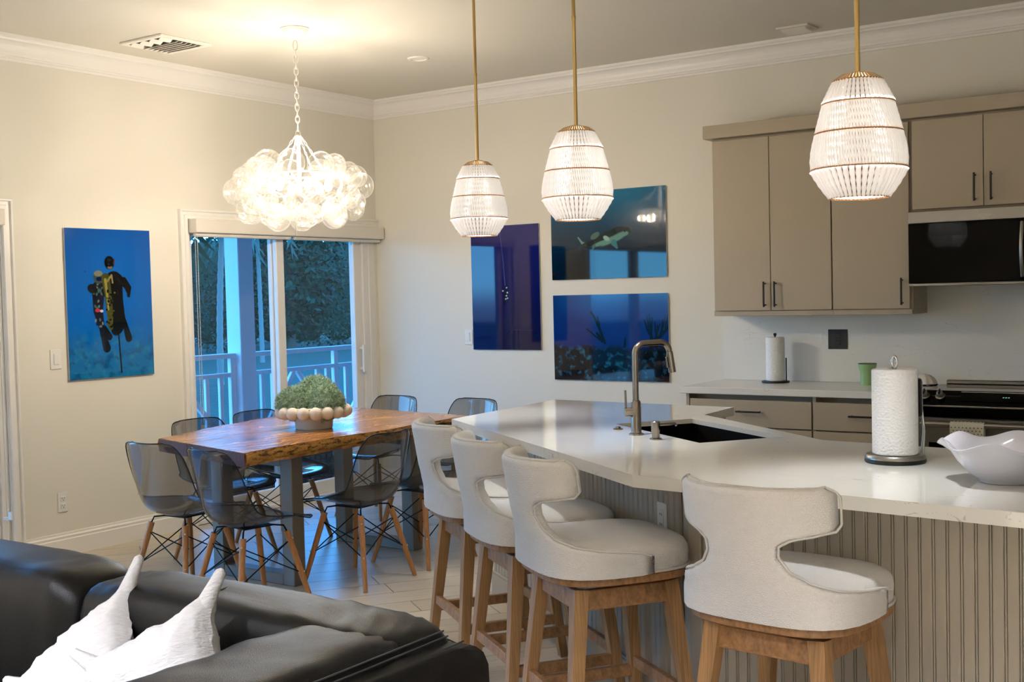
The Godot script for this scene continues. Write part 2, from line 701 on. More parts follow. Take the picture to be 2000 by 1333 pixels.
func build_room() -> void:
	# floor: slab plus single planks laid at the angle of the island front
	var fl := struct_node("floor", "pale beige wood-look plank floor with thin dark joints", "floor")
	var b := MB.new()
	b.bx(Vector3(-0.15, -0.16, -0.15), Vector3(ROOM_X + 0.15, -0.007, ROOM_Z + 0.15))
	part(fl, "floor_slab", b, M.grout)
	var L := Vector2(0.577, -0.817)
	var W := Vector2(0.817, 0.577)
	var area := PackedVector2Array([Vector2(0, 0), Vector2(6.7, 0), Vector2(6.7, 6.5), Vector2(0, 6.5)])
	for k in range(-2, 48):
		var shift := rng.randf_range(0.0, 1.2)
		for j in range(-7, 8):
			var o := W * (k * 0.2) + L * (j * 1.2 + shift)
			var g := 0.0021
			var rect := PackedVector2Array([o + L * g + W * g, o + L * (1.2 - g) + W * g, o + L * (1.2 - g) + W * (0.2 - g), o + L * g + W * (0.2 - g)])
			for piece in Geometry2D.intersect_polygons(rect, area):
				var w := MB.new()
				w.prism(piece, -0.007, 0.0, 0.0, true, false)
				for i in w.uv.size():
					var p := Vector2(w.v[i].x, w.v[i].z) - o
					w.uv[i] = Vector2(p.dot(W) / 0.2 * 0.9 + k * 0.37, p.dot(L) / 1.2 + j * 0.43)
				part(fl, "plank", w, M["floor_plank_%d" % rng.randi_range(0, 3)])
	b = MB.new()
	b.bx(Vector3(6.7, -0.007, 0), Vector3(ROOM_X, 0, ROOM_Z))
	b.bx(Vector3(0, -0.007, 6.5), Vector3(6.7, 0, ROOM_Z))
	part(fl, "floor_field", b, M.floor_plank_1)
	b = MB.new()
	# four plates leave the square opening of the air duct free
	b.bx(Vector3(-0.15, CEIL, -0.15), Vector3(0.388, CEIL + 0.15, ROOM_Z + 0.15))
	b.bx(Vector3(0.692, CEIL, -0.15), Vector3(ROOM_X + 0.15, CEIL + 0.15, ROOM_Z + 0.15))
	b.bx(Vector3(0.388, CEIL, -0.15), Vector3(0.692, CEIL + 0.15, 2.303))
	b.bx(Vector3(0.388, CEIL, 2.607), Vector3(0.692, CEIL + 0.15, ROOM_Z + 0.15))
	struct("ceiling", b, M.ceiling_paint, "flat cream painted ceiling", "ceiling")
	# wall with the two sliding doors
	b = MB.new()
	var t := -0.15
	b.bx(Vector3(t, 0, -0.15), Vector3(0, CEIL, 0.03))
	b.bx(Vector3(t, 2.06, 0.03), Vector3(0, CEIL, 1.90))
	b.bx(Vector3(t, 0, 1.90), Vector3(0, CEIL, 3.24))
	b.bx(Vector3(t, 2.06, 3.24), Vector3(0, CEIL, 5.44))
	b.bx(Vector3(t, 0, 5.44), Vector3(0, CEIL, ROOM_Z + 0.15))
	struct("wall_left", b, M.wall_paint, "cream wall with the sliding glass doors", "wall")
	b = MB.new()
	b.bx(Vector3(-0.15, 0, -0.15), Vector3(ROOM_X + 0.15, CEIL, 0))
	struct("wall_back", b, M.wall_paint, "cream wall behind the pictures and kitchen cabinets", "wall")
	b = MB.new()
	b.bx(Vector3(ROOM_X, 0, -0.15), Vector3(ROOM_X + 0.15, CEIL, ROOM_Z + 0.15))
	struct("wall_right", b, M.wall_paint, "plain cream side wall beyond the kitchen", "wall")
	b = MB.new()
	b.bx(Vector3(-0.15, 0, ROOM_Z), Vector3(ROOM_X + 0.15, CEIL, ROOM_Z + 0.15))
	struct("wall_front", b, M.wall_paint, "cream wall across the sitting area", "wall")
	# crown moulding, mitred in the corner
	var prof := [Vector2(0, -0.138), Vector2(0.012, -0.138), Vector2(0.013, -0.124), Vector2(0.022, -0.120), Vector2(0.023, -0.112), Vector2(0.031, -0.108), Vector2(0.034, -0.098)]
	for i in 7:
		var a := i / 6.0 * PI / 2
		prof.append(Vector2(0.034 + 0.05 * (1 - cos(a)), -0.098 + 0.066 * sin(a)))
	prof.append_array([Vector2(0.088, -0.022), Vector2(0.098, -0.016), Vector2(0.100, 0.0)])
	b = MB.new()
	var c := MB.new()
	for i in prof.size() - 1:
		var p: Vector2 = prof[i]
		var r: Vector2 = prof[i + 1]
		b.quad(Vector3(p.x, CEIL + p.y, ROOM_Z - p.x), Vector3(p.x, CEIL + p.y, p.x), Vector3(r.x, CEIL + r.y, r.x), Vector3(r.x, CEIL + r.y, ROOM_Z - r.x))
		c.quad(Vector3(p.x, CEIL + p.y, p.x), Vector3(ROOM_X - p.x, CEIL + p.y, p.x), Vector3(ROOM_X - r.x, CEIL + r.y, r.x), Vector3(r.x, CEIL + r.y, r.x))
	struct("trim_1", b, M.trim_paint, "white crown moulding over the sliding doors", "crown moulding")
	struct("trim_2", c, M.trim_paint, "white crown moulding over the pictures and cabinets", "crown moulding")
	var bp := [Vector2(0.016, 0), Vector2(0.016, 0.098), Vector2(0.012, 0.104), Vector2(0.013, 0.118), Vector2(0.006, 0.126), Vector2(0.005, 0.138), Vector2(0, 0.14)]
	b = MB.new()
	c = MB.new()
	for i in bp.size() - 1:
		var p: Vector2 = bp[i]
		var r: Vector2 = bp[i + 1]
		for e in [[1.976, 3.168], [5.52, ROOM_Z]]:
			b.quad(Vector3(p.x, p.y, e[1]), Vector3(p.x, p.y, e[0]), Vector3(r.x, r.y, e[0]), Vector3(r.x, r.y, e[1]))
		c.quad(Vector3(0, p.y, p.x), Vector3(2.985, p.y, p.x), Vector3(2.985, r.y, r.x), Vector3(0, r.y, r.x))
	struct("baseboard_left", b, M.trim_paint, "white baseboard between the sliding doors", "baseboard")
	struct("baseboard_back", c, M.trim_paint, "white baseboard under the underwater pictures", "baseboard")

# a sliding glass door with casing, between z0 (far) and z1
func slider(n: int, z0: float, z1: float, label: String, wide_jamb: float) -> void:
	var d := struct_node("door_%d" % n, label, "sliding door")
	var b := MB.new()
	# stepped casing on the room side, mitred at the head
	var cp := [Vector2(0, 0), Vector2(0, 0.018), Vector2(0.004, 0.025), Vector2(0.026, 0.026), Vector2(0.030, 0.017), Vector2(0.050, 0.017), Vector2(0.053, 0.029), Vector2(0.063, 0.030), Vector2(0.066, 0.026), Vector2(0.066, 0)]
	var far := z0 > 1.0
	for i in cp.size() - 1:
		var p: Vector2 = cp[i]
		var q: Vector2 = cp[i + 1]
		var zp := z1 + 0.004 + p.x
		var zq := z1 + 0.004 + q.x
		var yp := 2.055 + p.x
		var yq := 2.055 + q.x
		b.quad(Vector3(p.y, 0, zp), Vector3(p.y, yp, zp), Vector3(q.y, yq, zq), Vector3(q.y, 0, zq))
		var ep := z0 - 0.004 - p.x if far else 0.001
		var eq := z0 - 0.004 - q.x if far else 0.001
		b.quad(Vector3(p.y, yp, zp), Vector3(p.y, yp, ep), Vector3(q.y, yq, eq), Vector3(q.y, yq, zq))
		if far:
			b.quad(Vector3(p.y, yp, ep), Vector3(p.y, 0, ep), Vector3(q.y, 0, eq), Vector3(q.y, yq, eq))
	part(d, "casing", b, M.trim_paint)
	b = MB.new()
	b.bx(Vector3(-0.15, 0, z0), Vector3(-0.005, 2.06, z0 + wide_jamb), 0.003)
	b.bx(Vector3(-0.02, 0, z0 + wide_jamb * 0.30), Vector3(0.0, 2.06, z0 + wide_jamb * 0.52), 0.003)
	b.bx(Vector3(-0.15, 0, z1 - 0.03), Vector3(-0.005, 2.06, z1), 0.003)
	b.bx(Vector3(-0.149, 2.02, z0 + wide_jamb - 0.01), Vector3(-0.006, 2.059, z1 - 0.02), 0.003)
	b.bx(Vector3(-0.149, 0.001, z0 + wide_jamb - 0.01), Vector3(-0.006, 0.03, z1 - 0.02), 0.003)
	part(d, "door_frame", b, M.vinyl)
	var mid := (z0 + wide_jamb + z1) * 0.5 - 0.0
	for e in [[-0.045, z0 + wide_jamb, mid + 0.035], [-0.10, mid - 0.045, z1 - 0.03]]:
		var x: float = e[0]
		b = MB.new()
		b.bx(Vector3(x - 0.02, 0.03, e[1]), Vector3(x + 0.02, 2.02, e[1] + 0.08), 0.004)
		b.bx(Vector3(x - 0.02, 0.03, e[2] - 0.075), Vector3(x + 0.02, 2.02, e[2]), 0.004)
		b.bx(Vector3(x - 0.019, 0.03, e[1] + 0.07), Vector3(x + 0.019, 0.13, e[2] - 0.07), 0.004)
		b.bx(Vector3(x - 0.019, 1.95, e[1] + 0.07), Vector3(x + 0.019, 2.02, e[2] - 0.07), 0.004)
		var s := part(d, "sash", b, M.vinyl)
		b = MB.new()
		b.bx(Vector3(x - 0.003, 0.13, e[1] + 0.08), Vector3(x + 0.003, 1.95, e[2] - 0.075))
		part(s, "pane", b, M.window_glass)
	b = MB.new()
	b.bx(Vector3(-0.03, 0.94, z0 + wide_jamb + 0.015), Vector3(0.004, 0.96, z0 + wide_jamb + 0.04), 0.003)
	b.bx(Vector3(-0.03, 1.10, z0 + wide_jamb + 0.015), Vector3(0.004, 1.12, z0 + wide_jamb + 0.04), 0.003)
	b.bx(Vector3(0.0, 0.92, z0 + wide_jamb + 0.012), Vector3(0.018, 1.14, z0 + wide_jamb + 0.043), 0.006)
	part(d, "pull_handle", b, M.vinyl)

func roller_blind(z0: float, z1: float, chain: bool, label: String) -> void:
	var t := thing("roller_blind", label, "blind", Vector3(0, 1.955, (z0 + z1) * 0.5), 0.0, "roller blinds over the sliding doors")
	var h := (z1 - z0) * 0.5
	var b := MB.new()
	b.box(Vector3(0.052, 0.055, 0), Vector3(0.085, 0.092, h * 2 - 0.002), 0.004)
	part(t, "cassette", b, M.blind_fabric)
	b = MB.new()
	b.tube([Vector3(0.05, -0.004, -h + 0.02), Vector3(0.05, -0.004, h - 0.02)], 0.014, 12)
	part(t, "bottom_bar", b, M.blind_fabric)
	if chain:
		b = MB.new()
		for s in [0.0, 0.022]:
			for k in 150:
				b.ball(Vector3(0.075 - s, -0.01 - k * 0.0085, h - 0.02), Vector3.ONE * 0.0032, 3, 5)
		b.box(Vector3(0.064, -1.30, h - 0.02), Vector3(0.03, 0.05, 0.012), 0.003)
		part(t, "bead_chain", b, M.white_plastic)

func build_doors() -> void:
	slider(1, 0.03, 1.90, "white sliding glass door to the porch beside the picture corner", 0.14)
	slider(2, 3.24, 5.44, "white sliding glass door to the porch beside the diver picture", 0.05)
	roller_blind(0.985, 1.895, true, "raised roller blind with bead chain, on the corner door")
	roller_blind(0.012, 0.978, false, "raised roller blind without chain, touching the room corner")
	roller_blind(3.26, 4.34, false, "raised roller blind of the door beside the diver picture, chain side")
	roller_blind(4.35, 5.42, false, "raised roller blind over the sitting area door")
	# bead chain of the second door hangs at its edge
	var b := MB.new()
	for s in [0.0, 0.024]:
		for k in 190:
			b.ball(Vector3(0.075 - s, 1.93 - k * 0.0085, 3.285), Vector3.ONE * 0.0032, 3, 5)
	b.box(Vector3(0.063, 0.31, 3.285), Vector3(0.034, 0.05, 0.012), 0.003)
	b.bx(Vector3(-0.002, 0.28, 3.279), Vector3(0.05, 0.30, 3.291), 0.002)
	var o := part(self, "blind_chain", b, M.white_plastic)
	tag(o, "long bead chain hanging from the blind beside the diver picture", "chain")

# ------------------------------------------------------------------ outdoors
func leaf_mass(b: MB, c: Vector3, r: Vector3, count: int, size: float) -> void:
	for k in count:
		var d := Vector3(rng.randfn(), rng.randfn(), rng.randfn()).normalized()
		var p := c + d * r * pow(rng.randf(), 0.25)
		var x := Vector3(rng.randfn(), rng.randfn(), rng.randfn()).normalized()
		var y := x.cross(Vector3(rng.randfn(), rng.randfn(), rng.randfn()).normalized()).normalized()
		var s := size * rng.randf_range(0.6, 1.3)
		b.quad(p - x * s, p - y * s * 0.5, p + x * s, p + y * s * 0.5)

func palm(h: float, lean: float, label: String, at: Vector3, yaw: float) -> void:
	var t := thing("palm_tree", label, "palm tree", at, yaw, "palm trees on the lawn")
	var b := MB.new()
	var path := []
	var rad := []
	for i in 41:
		var k := i / 40.0
		path.append(Vector3(lean * k * k, h * k, 0))
		rad.append(lerpf(0.07, 0.05, k) + (0.012 if i % 2 == 0 else 0.0))
	b.tube(path, rad, 10)
	part(t, "trunk", b, M.palm_bark)
	var top := Vector3(lean, h, 0)
	for f in 16:
		b = MB.new()
		var a := f * 2.4
		var drop := rng.randf_range(0.7, 2.0)
		var ln := rng.randf_range(2.0, 2.7)
		var prev := top
		var dirh := Vector3(cos(a), 0, sin(a))
		var side := Vector3(-sin(a), 0, cos(a))
		for i in range(1, 15):
			var k := i / 14.0
			var p := top + dirh * (ln * k * (1.0 - 0.25 * k)) + Vector3(0, 0.75 * k - drop * 1.6 * k * k, 0)
			var w := 0.55 * sin(PI * clampf(k * 0.9 + 0.1, 0, 1))
			for s in [-1.0, 1.0]:
				var tip: Vector3 = p + side * (w * s) + Vector3(0, -0.45 * w - 0.15, 0) + dirh * 0.12
				b.tri(prev, p, tip)
			prev = p
		part(t, "frond", b, M.palm_leaf)

func build_outdoors() -> void:
	var b := MB.new()
	b.bx(Vector3(-2.5, -0.2, -7), Vector3(-0.15, -0.03, 16))
	struct("porch_floor", b, M.deck, "pale painted porch deck outside the doors", "porch floor")
	b = MB.new()
	for e in [[-7.0, 0.02, -0.03, 2.75], [0.02, 1.91, 2.07, 2.75], [1.91, 3.23, -0.03, 2.75], [3.23, 5.45, 2.07, 2.75], [5.45, 16.0, -0.03, 2.75]]:
		b.bx(Vector3(-0.175, e[2], e[0]), Vector3(-0.152, e[3], e[1]))  # unseen dark skin added so less skylight bounces onto the column
	struct("added_porch_panel", b, M.bounce_damper, "added unseen dark panels on the porch wall that cut bounce onto the column", "bounce_damper")
	b = MB.new()
	b.bx(Vector3(-2.75, 2.75, -7), Vector3(-0.15, 2.95, 16))
	struct("roof_porch", b, M.porch_paint, "flat roof over the porch", "porch roof")
	b = MB.new()
	b.bx(Vector3(-120, -0.6, -120), Vector3(-2.5, -0.35, 60))
	struct("lawn", b, M.lawn_grass, "dark green lawn beyond the porch", "lawn")
	b = MB.new()
	b.prism(PackedVector2Array([Vector2(-17.4, -12.6), Vector2(-18.6, -13.0), Vector2(-26.0, 4.0), Vector2(-24.6, 4.4)]), -0.36, -0.33)
	struct("garden_path", b, M.concrete, "pale concrete path across the lawn", "path")
	for e in [[-0.635, "square white porch column standing in front of the corner door"], [5.2, "square white porch column outside the sitting area door"], [-5.6, "square white porch column at the far end of the railing"]]:
		var c := thing("porch_column", e[1], "column", Vector3(-2.3, -0.03, e[0]), 0.0, "porch columns")
		b = MB.new()
		b.box(Vector3(0, 1.39, 0), Vector3(0.19, 2.78, 0.19), 0.006)
		part(c, "shaft", b, M.porch_paint)
		b = MB.new()
		b.box(Vector3(0, 0.10, 0), Vector3(0.23, 0.2, 0.23), 0.008)
		b.box(Vector3(0, 2.70, 0), Vector3(0.23, 0.16, 0.23), 0.008)
		part(c, "plinth", b, M.porch_paint)
	# railing with a crossed pattern
	for e in [[-5.5, -0.74, 2, "white porch railing with diagonal braces seen through the corner door"], [-0.53, 5.1, 2, "white porch railing section beside the porch column, diagonal braces"]]:
		var z0: float = e[0]
		var z1: float = e[1]
		var r := thing("porch_railing", e[3], "railing", Vector3(-2.3, -0.03, (z0 + z1) * 0.5), 0.0, "porch railings")
		var h := (z1 - z0) * 0.5
		for q in [[1.02, 0.045, 0.08], [0.84, 0.04, 0.045], [0.12, 0.04, 0.045]]:
			b = MB.new()
			b.box(Vector3(0, q[0], 0), Vector3(q[2], q[1], h * 2), 0.004)
			part(r, "rail", b, M.porch_paint)
		var bays := 4
		for k in bays:
			var a := -h + 2.0 * h * k / bays
			var w := 2.0 * h / bays
			b = MB.new()
			b.box(Vector3(0, 0.5, a + w * 0.02), Vector3(0.05, 1.0, 0.06), 0.004)
			part(r, "post", b, M.porch_paint)
			for s in [0.12, 0.24, 0.76, 0.88]:
				b = MB.new()
				b.box(Vector3(0, 0.42, a + w * s), Vector3(0.035, 0.80, 0.045), 0.003)
				part(r, "baluster", b, M.porch_paint)
			for s in [[0.05, 0.48], [0.95, 0.52]]:
				b = MB.new()
				b.bar(Vector3(0, 0.15, a + w * s[0]), Vector3(0, 0.82, a + w * s[1]), 0.04, 0.045, Vector3.RIGHT, 0.003)
				part(r, "brace", b, M.porch_paint)
	# wicker sofa on the porch, its dark woven back just shows below the table
	var ws := thing("wicker_bench", "dark woven wicker bench standing on the porch", "bench", Vector3(-0.75, -0.03, 0.55))
	for y in 9:
		b = MB.new()
		for z in 22:
			b.box(Vector3(0.30 + (0.006 if (y + z) % 2 == 0 else -0.002), 0.08 + y * 0.045, -0.63 + z * 0.06), Vector3(0.02, 0.038, 0.052), 0.006)
		part(ws, "woven_row", b, M.wicker)
	b = MB.new()
	b.box(Vector3(-0.05, 0.22, 0), Vector3(0.66, 0.36, 1.34), 0.02)
	part(ws, "bench_body", b, M.wicker)
	palm(4.9, 0.3, "slim palm with a ringed pale trunk just behind the porch railing corner", Vector3(-14.1, -0.35, -10.7), 0.6)
	palm(5.0, -0.2, "slim palm showing between the porch column and the door stile", Vector3(-20.1, -0.35, -17.6), 2.0)
	palm(4.2, 0.2, "palm with drooping fronds at the window edge of the lawn", Vector3(-11.8, -0.35, -7.9), 4.0)
	# tall hedges closing the view
	var hedge_names := ["tall dense dark hedge closing the lawn, facing the corner door", "tall dense dark hedge closing the lawn, facing the sitting area door"]
	for i in 2:
		var hg := thing("tall_hedge", hedge_names[i], "hedge", Vector3([-33.4, -41.0][i], -0.35, [-30.0, -12.0][i]), [0.76, 1.15][i], "hedges across the lawn")
		b = MB.new()
		for q in 14:
			leaf_mass(b, Vector3(-9.1 + q * 1.4, rng.randf_range(1.8, 3.4), rng.randf_range(-0.4, 0.4)), Vector3(1.6, 2.6, 1.1), 1600, 0.07)
		part(hg, "foliage", b, M.tree_leaf)
		b = MB.new()
		for q in 14:
			b.puff(Vector3(-9.1 + q * 1.4, 2.3, 0), Vector3(2.2, 4.7, 1.2), 2.6, 8, 12)
		part(hg, "inner_foliage", b, M.tree_leaf)
	# trees in front of it
	var spots := [[-27.5, -17.0, 0.9], [-26.5, -25.0, 0.9], [-20.5, -31.0, 0.9], [-29.5, -9.0, 0.9]]
	var names := ["tall dense tree at the lawn's edge, behind the slim palms", "broad dark tree filling the corner door's wider pane", "leafy tree at the porch railing's far end, past the lawn", "large tree on the open side of the lawn"]
	var proto: Node3D
	for i in spots.size():
		var s: Array = spots[i]
		var o: Node3D
		if i == 0:
			o = thing("broadleaf_tree", names[0], "tree", Vector3.ZERO, 0.0, "trees across the lawn")
			b = MB.new()
			b.tube([Vector3(0, 0, 0), Vector3(0.1, 2.0, 0), Vector3(0, 4.5, 0.1)], [0.3, 0.24, 0.14], 9)
			part(o, "trunk", b, M.bark)
			b = MB.new()
			for q in 9:
				var c := Vector3(rng.randf_range(-2.2, 2.2), rng.randf_range(1.2, 8.5), rng.randf_range(-2.2, 2.2))
				leaf_mass(b, c, Vector3(2.0, 1.6, 2.0), 1500, 0.085)
			part(o, "crown", b, M.tree_leaf)
			b = MB.new()
			leaf_mass(b, Vector3(0, 4.6, 0), Vector3(2.6, 4.4, 2.6), 3000, 0.2)
			part(o, "inner_foliage", b, M.tree_leaf)
			proto = o
		else:
			o = dup(proto, "broadleaf_tree", names[i], Vector3.ZERO, 0.0)
		o.position = Vector3(s[0], -0.35, s[1])
		o.rotation.y = i * 1.9
		o.scale = Vector3.ONE * s[2]

# ------------------------------------------------------------------ ceiling
func build_ceiling_things() -> void:
	# square air vent with louvres running two ways
	var t := thing("ceiling_vent", "square white louvred air vent in the ceiling near the chandelier", "vent", Vector3(0.54, CEIL, 2.455))
	var b := MB.new()
	for s in [-1.0, 1.0]:
		b.box(Vector3(s * 0.172, -0.007, 0), Vector3(0.036, 0.014, 0.38), 0.003)
		b.box(Vector3(0, -0.007, s * 0.172), Vector3(0.3082, 0.0136, 0.036), 0.003)
	part(t, "frame", b, M.lamp_white)
	b = MB.new()
	for s in [-1.0, 1.0]:
		b.box(Vector3(s * 0.149, 0.21, 0), Vector3(0.003, 0.42, 0.30))
		b.box(Vector3(0, 0.21, s * 0.149), Vector3(0.296, 0.42, 0.003))
	b.box(Vector3(0, 0.421, 0), Vector3(0.302, 0.003, 0.302))
	part(t, "air_duct", b, M.galvanised)
	for k in 6:
		b = MB.new()
		b.box(Vector3(0, -0.015, -0.135 + k * 0.034), Vector3(0.30, 0.003, 0.034), 0.0, Basis(Vector3.RIGHT, 0.6))
		part(t, "slat", b, M.lamp_white)
	for k in 4:
		b = MB.new()
		b.box(Vector3(-0.125 + k * 0.084, -0.015, 0.107), Vector3(0.034, 0.003, 0.085), 0.0, Basis(Vector3.BACK, 0.6))
		part(t, "slat", b, M.lamp_white)
	t = thing("ceiling_vent", "small flush square ceiling vent above the kitchen cabinets", "vent", Vector3(3.625, CEIL, 0.31))
	b = MB.new()
	b.box(Vector3(0, -0.006, 0), Vector3(0.20, 0.012, 0.17), 0.003)
	part(t, "frame", b, M.ceiling_paint)
	for k in 4:
		b = MB.new()
		b.box(Vector3(0, -0.016, -0.05 + k * 0.034), Vector3(0.15, 0.003, 0.03), 0.0, Basis(Vector3.RIGHT, -0.6))
		part(t, "slat", b, M.ceiling_paint)
	t = thing("recessed_downlight", "round white recessed downlight, switched off, in the ceiling", "downlight", Vector3(1.375, CEIL, 1.109))
	b = MB.new()
	b.lathe([Vector2(0.0, -0.004), Vector2(0.05, -0.004), Vector2(0.052, -0.009), Vector2(0.066, -0.008), Vector2(0.072, 0.0)], 28)
	part(t, "trim_ring", b, M.lamp_white)

func chain_link(b: MB, c: Vector3, half: Vector3, across: Vector3, w: float, r: float) -> void:
	var pts := []
	var l := half.length()
	for k in 14:
		var a := TAU * k / 14
		pts.append(c + half.normalized() * (cos(a) * l) + across * (sin(a) * w))
	b.tube(pts, r, 6, false, true)

const WARM := Color(1.0, 0.945, 0.86)
const SOFT := Color(0.97, 0.985, 1.0)

func build_chandelier() -> void:
	var at := Vector3(1.386, CEIL, 2.232)
	var t := thing("chandelier", "chandelier of clustered swirled glass globes over the dining table", "chandelier", at)
	var b := MB.new()
	b.lathe([Vector2(0, -0.062), Vector2(0.022, -0.062), Vector2(0.03, -0.052), Vector2(0.055, -0.038), Vector2(0.073, -0.018), Vector2(0.075, -0.010), Vector2(0.083, -0.008), Vector2(0.083, 0)], 32)
	part(t, "canopy", b, M.lamp_white)
	var y := -0.075
	var k := 0
	while y > -0.585:
		b = MB.new()
		var big := k == 0 or y < -0.53
		var l := 0.030 if big else 0.022
		chain_link(b, Vector3(0, y - l + 0.006, 0), Vector3(0, l, 0), Vector3(0.7, 0, -0.7) if k % 2 == 0 else Vector3(0.7, 0, 0.7), 0.013 if big else 0.011, 0.0036)
		part(t, "chain_link", b, M.lamp_white)
		y -= l * 2 - 0.010
		k += 1
	b = MB.new()
	b.lathe([Vector2(0, -0.93), Vector2(0.011, -0.93), Vector2(0.011, -0.66), Vector2(0.018, -0.655), Vector2(0.018, -0.61), Vector2(0.008, -0.60), Vector2(0, -0.60)], 14)
	part(t, "stem", b, M.lamp_white)
	for a in 4:
		b = MB.new()
		var d := Vector3(cos(a * PI / 2 + 0.35), 0, sin(a * PI / 2 + 0.35))
		var p0 := Vector3(0, -0.615, 0) + d * 0.02
		var p1 := Vector3(0, -0.825, 0) + d * 0.17
		for q in 9:
			var c := p0.lerp(p1, (q + 0.5) / 9.0)
			chain_link(b, c, (p1 - p0) / 9.0 * 0.62, d.cross(Vector3.UP) if q % 2 == 0 else Vector3.UP.slerp(d, 0.5), 0.006, 0.002)
		part(t, "support_chain", b, M.lamp_white)
	b = MB.new()
	var ring := []
	for q in 28:
		ring.append(Vector3(cos(TAU * q / 28) * 0.19, -0.83, sin(TAU * q / 28) * 0.19))
	b.tube(ring, 0.006, 6, false, true)
	for q in 6:
		var d := Vector3(cos(TAU * q / 6), 0, sin(TAU * q / 6))
		b.tube([Vector3(0, -0.90, 0), d * 0.19 + Vector3(0, -0.83, 0)], 0.005, 6)
	part(t, "ring_frame", b, M.lamp_white)
	# six bulbs between the globes
	var bulb := MB.new()
	bulb.ball(Vector3.ZERO, Vector3(0.024, 0.034, 0.024), 8, 12)
	var bm := bulb.mesh()
	var bulb_spots: Array[Vector3] = []
	for q in 6:
		var d := Vector3(cos(TAU * q / 6 + 0.5), 0, sin(TAU * q / 6 + 0.5))
		var p := d * 0.165 + Vector3(0, -0.90, 0)
		bulb_spots.append(p)
		var o := part(t, "bulb", bm, M.bulb_glow)
		o.position = p
		omni("bulb_light", p, WARM, 0.325, 0.03, t)
	# globes: packed over a flat ellipsoid, none through a bulb
	var g := MB.new()
	g.ball(Vector3.ZERO, Vector3.ONE, 18, 28)
	var gm := g.mesh()
	var s := MB.new()
	for q in 16:
		var rows := []
		for i in 23:
			var la := lerpf(-1.42, 1.42, i / 22.0)
			var lo := TAU * q / 16 + la * 0.9
			var w := 0.045
			var row := PackedVector3Array()
			for e in [-1.0, 0.0, 1.0]:
				var lo2: float = lo + e * w / maxf(cos(la), 0.22) * 0.5
				row.append(Vector3(cos(la) * cos(lo2), sin(la), -cos(la) * sin(lo2)) * (1.004 + (0.012 if e == 0.0 else 0.0)))
			rows.append(row)
		s.grid(rows)
	var sm := s.mesh()
	var done := []
	rng.seed = 1234
	for tries in 6000:
		var a := rng.randf() * TAU
		var h := rng.randf_range(-1.0, 1.0)
		var r := rng.randf_range(0.058, 0.086)
		var flat := sqrt(1.0 - h * h * 0.72)
		var p := Vector3(cos(a) * 0.36 * flat, -0.925 + h * 0.150, sin(a) * 0.36 * flat)
		if h > 0.55 and rng.randf() < 0.5:
			continue
		var ok := true
		for e in done:
			if p.distance_to(e[0]) < (r + e[1]) * 0.80:
				ok = false
		for e in bulb_spots:
			if p.distance_to(e) < r + 0.03:
				ok = false
		if Vector2(p.x, p.z).length() < r + 0.02:
			ok = false
		if ok:
			done.append([p, r])
		if done.size() >= 54:
			break
	for e in done:
		var o := part(t, "glass_globe", gm, M.globe_glass)
		o.position = e[0]
		o.scale = Vector3.ONE * e[1]
		o.rotation = Vector3(rng.randf_range(-0.7, 0.7), rng.randf() * TAU, rng.randf_range(-0.7, 0.7))
		part(o, "swirl_ribs", sm, M.globe_swirl)

func shade_radius(y: float) -> float:
	var pr := [Vector2(0.083, 0.0), Vector2(0.110, 0.040), Vector2(0.135, 0.085), Vector2(0.1375, 0.110), Vector2(0.134, 0.145), Vector2(0.124, 0.190), Vector2(0.101, 0.277), Vector2(0.070, 0.342), Vector2(0.028, 0.366)]
	for i in pr.size() - 1:
		if y <= pr[i + 1].y:
			return lerpf(pr[i].x, pr[i + 1].x, (y - pr[i].y) / (pr[i + 1].y - pr[i].y))
	return 0.028

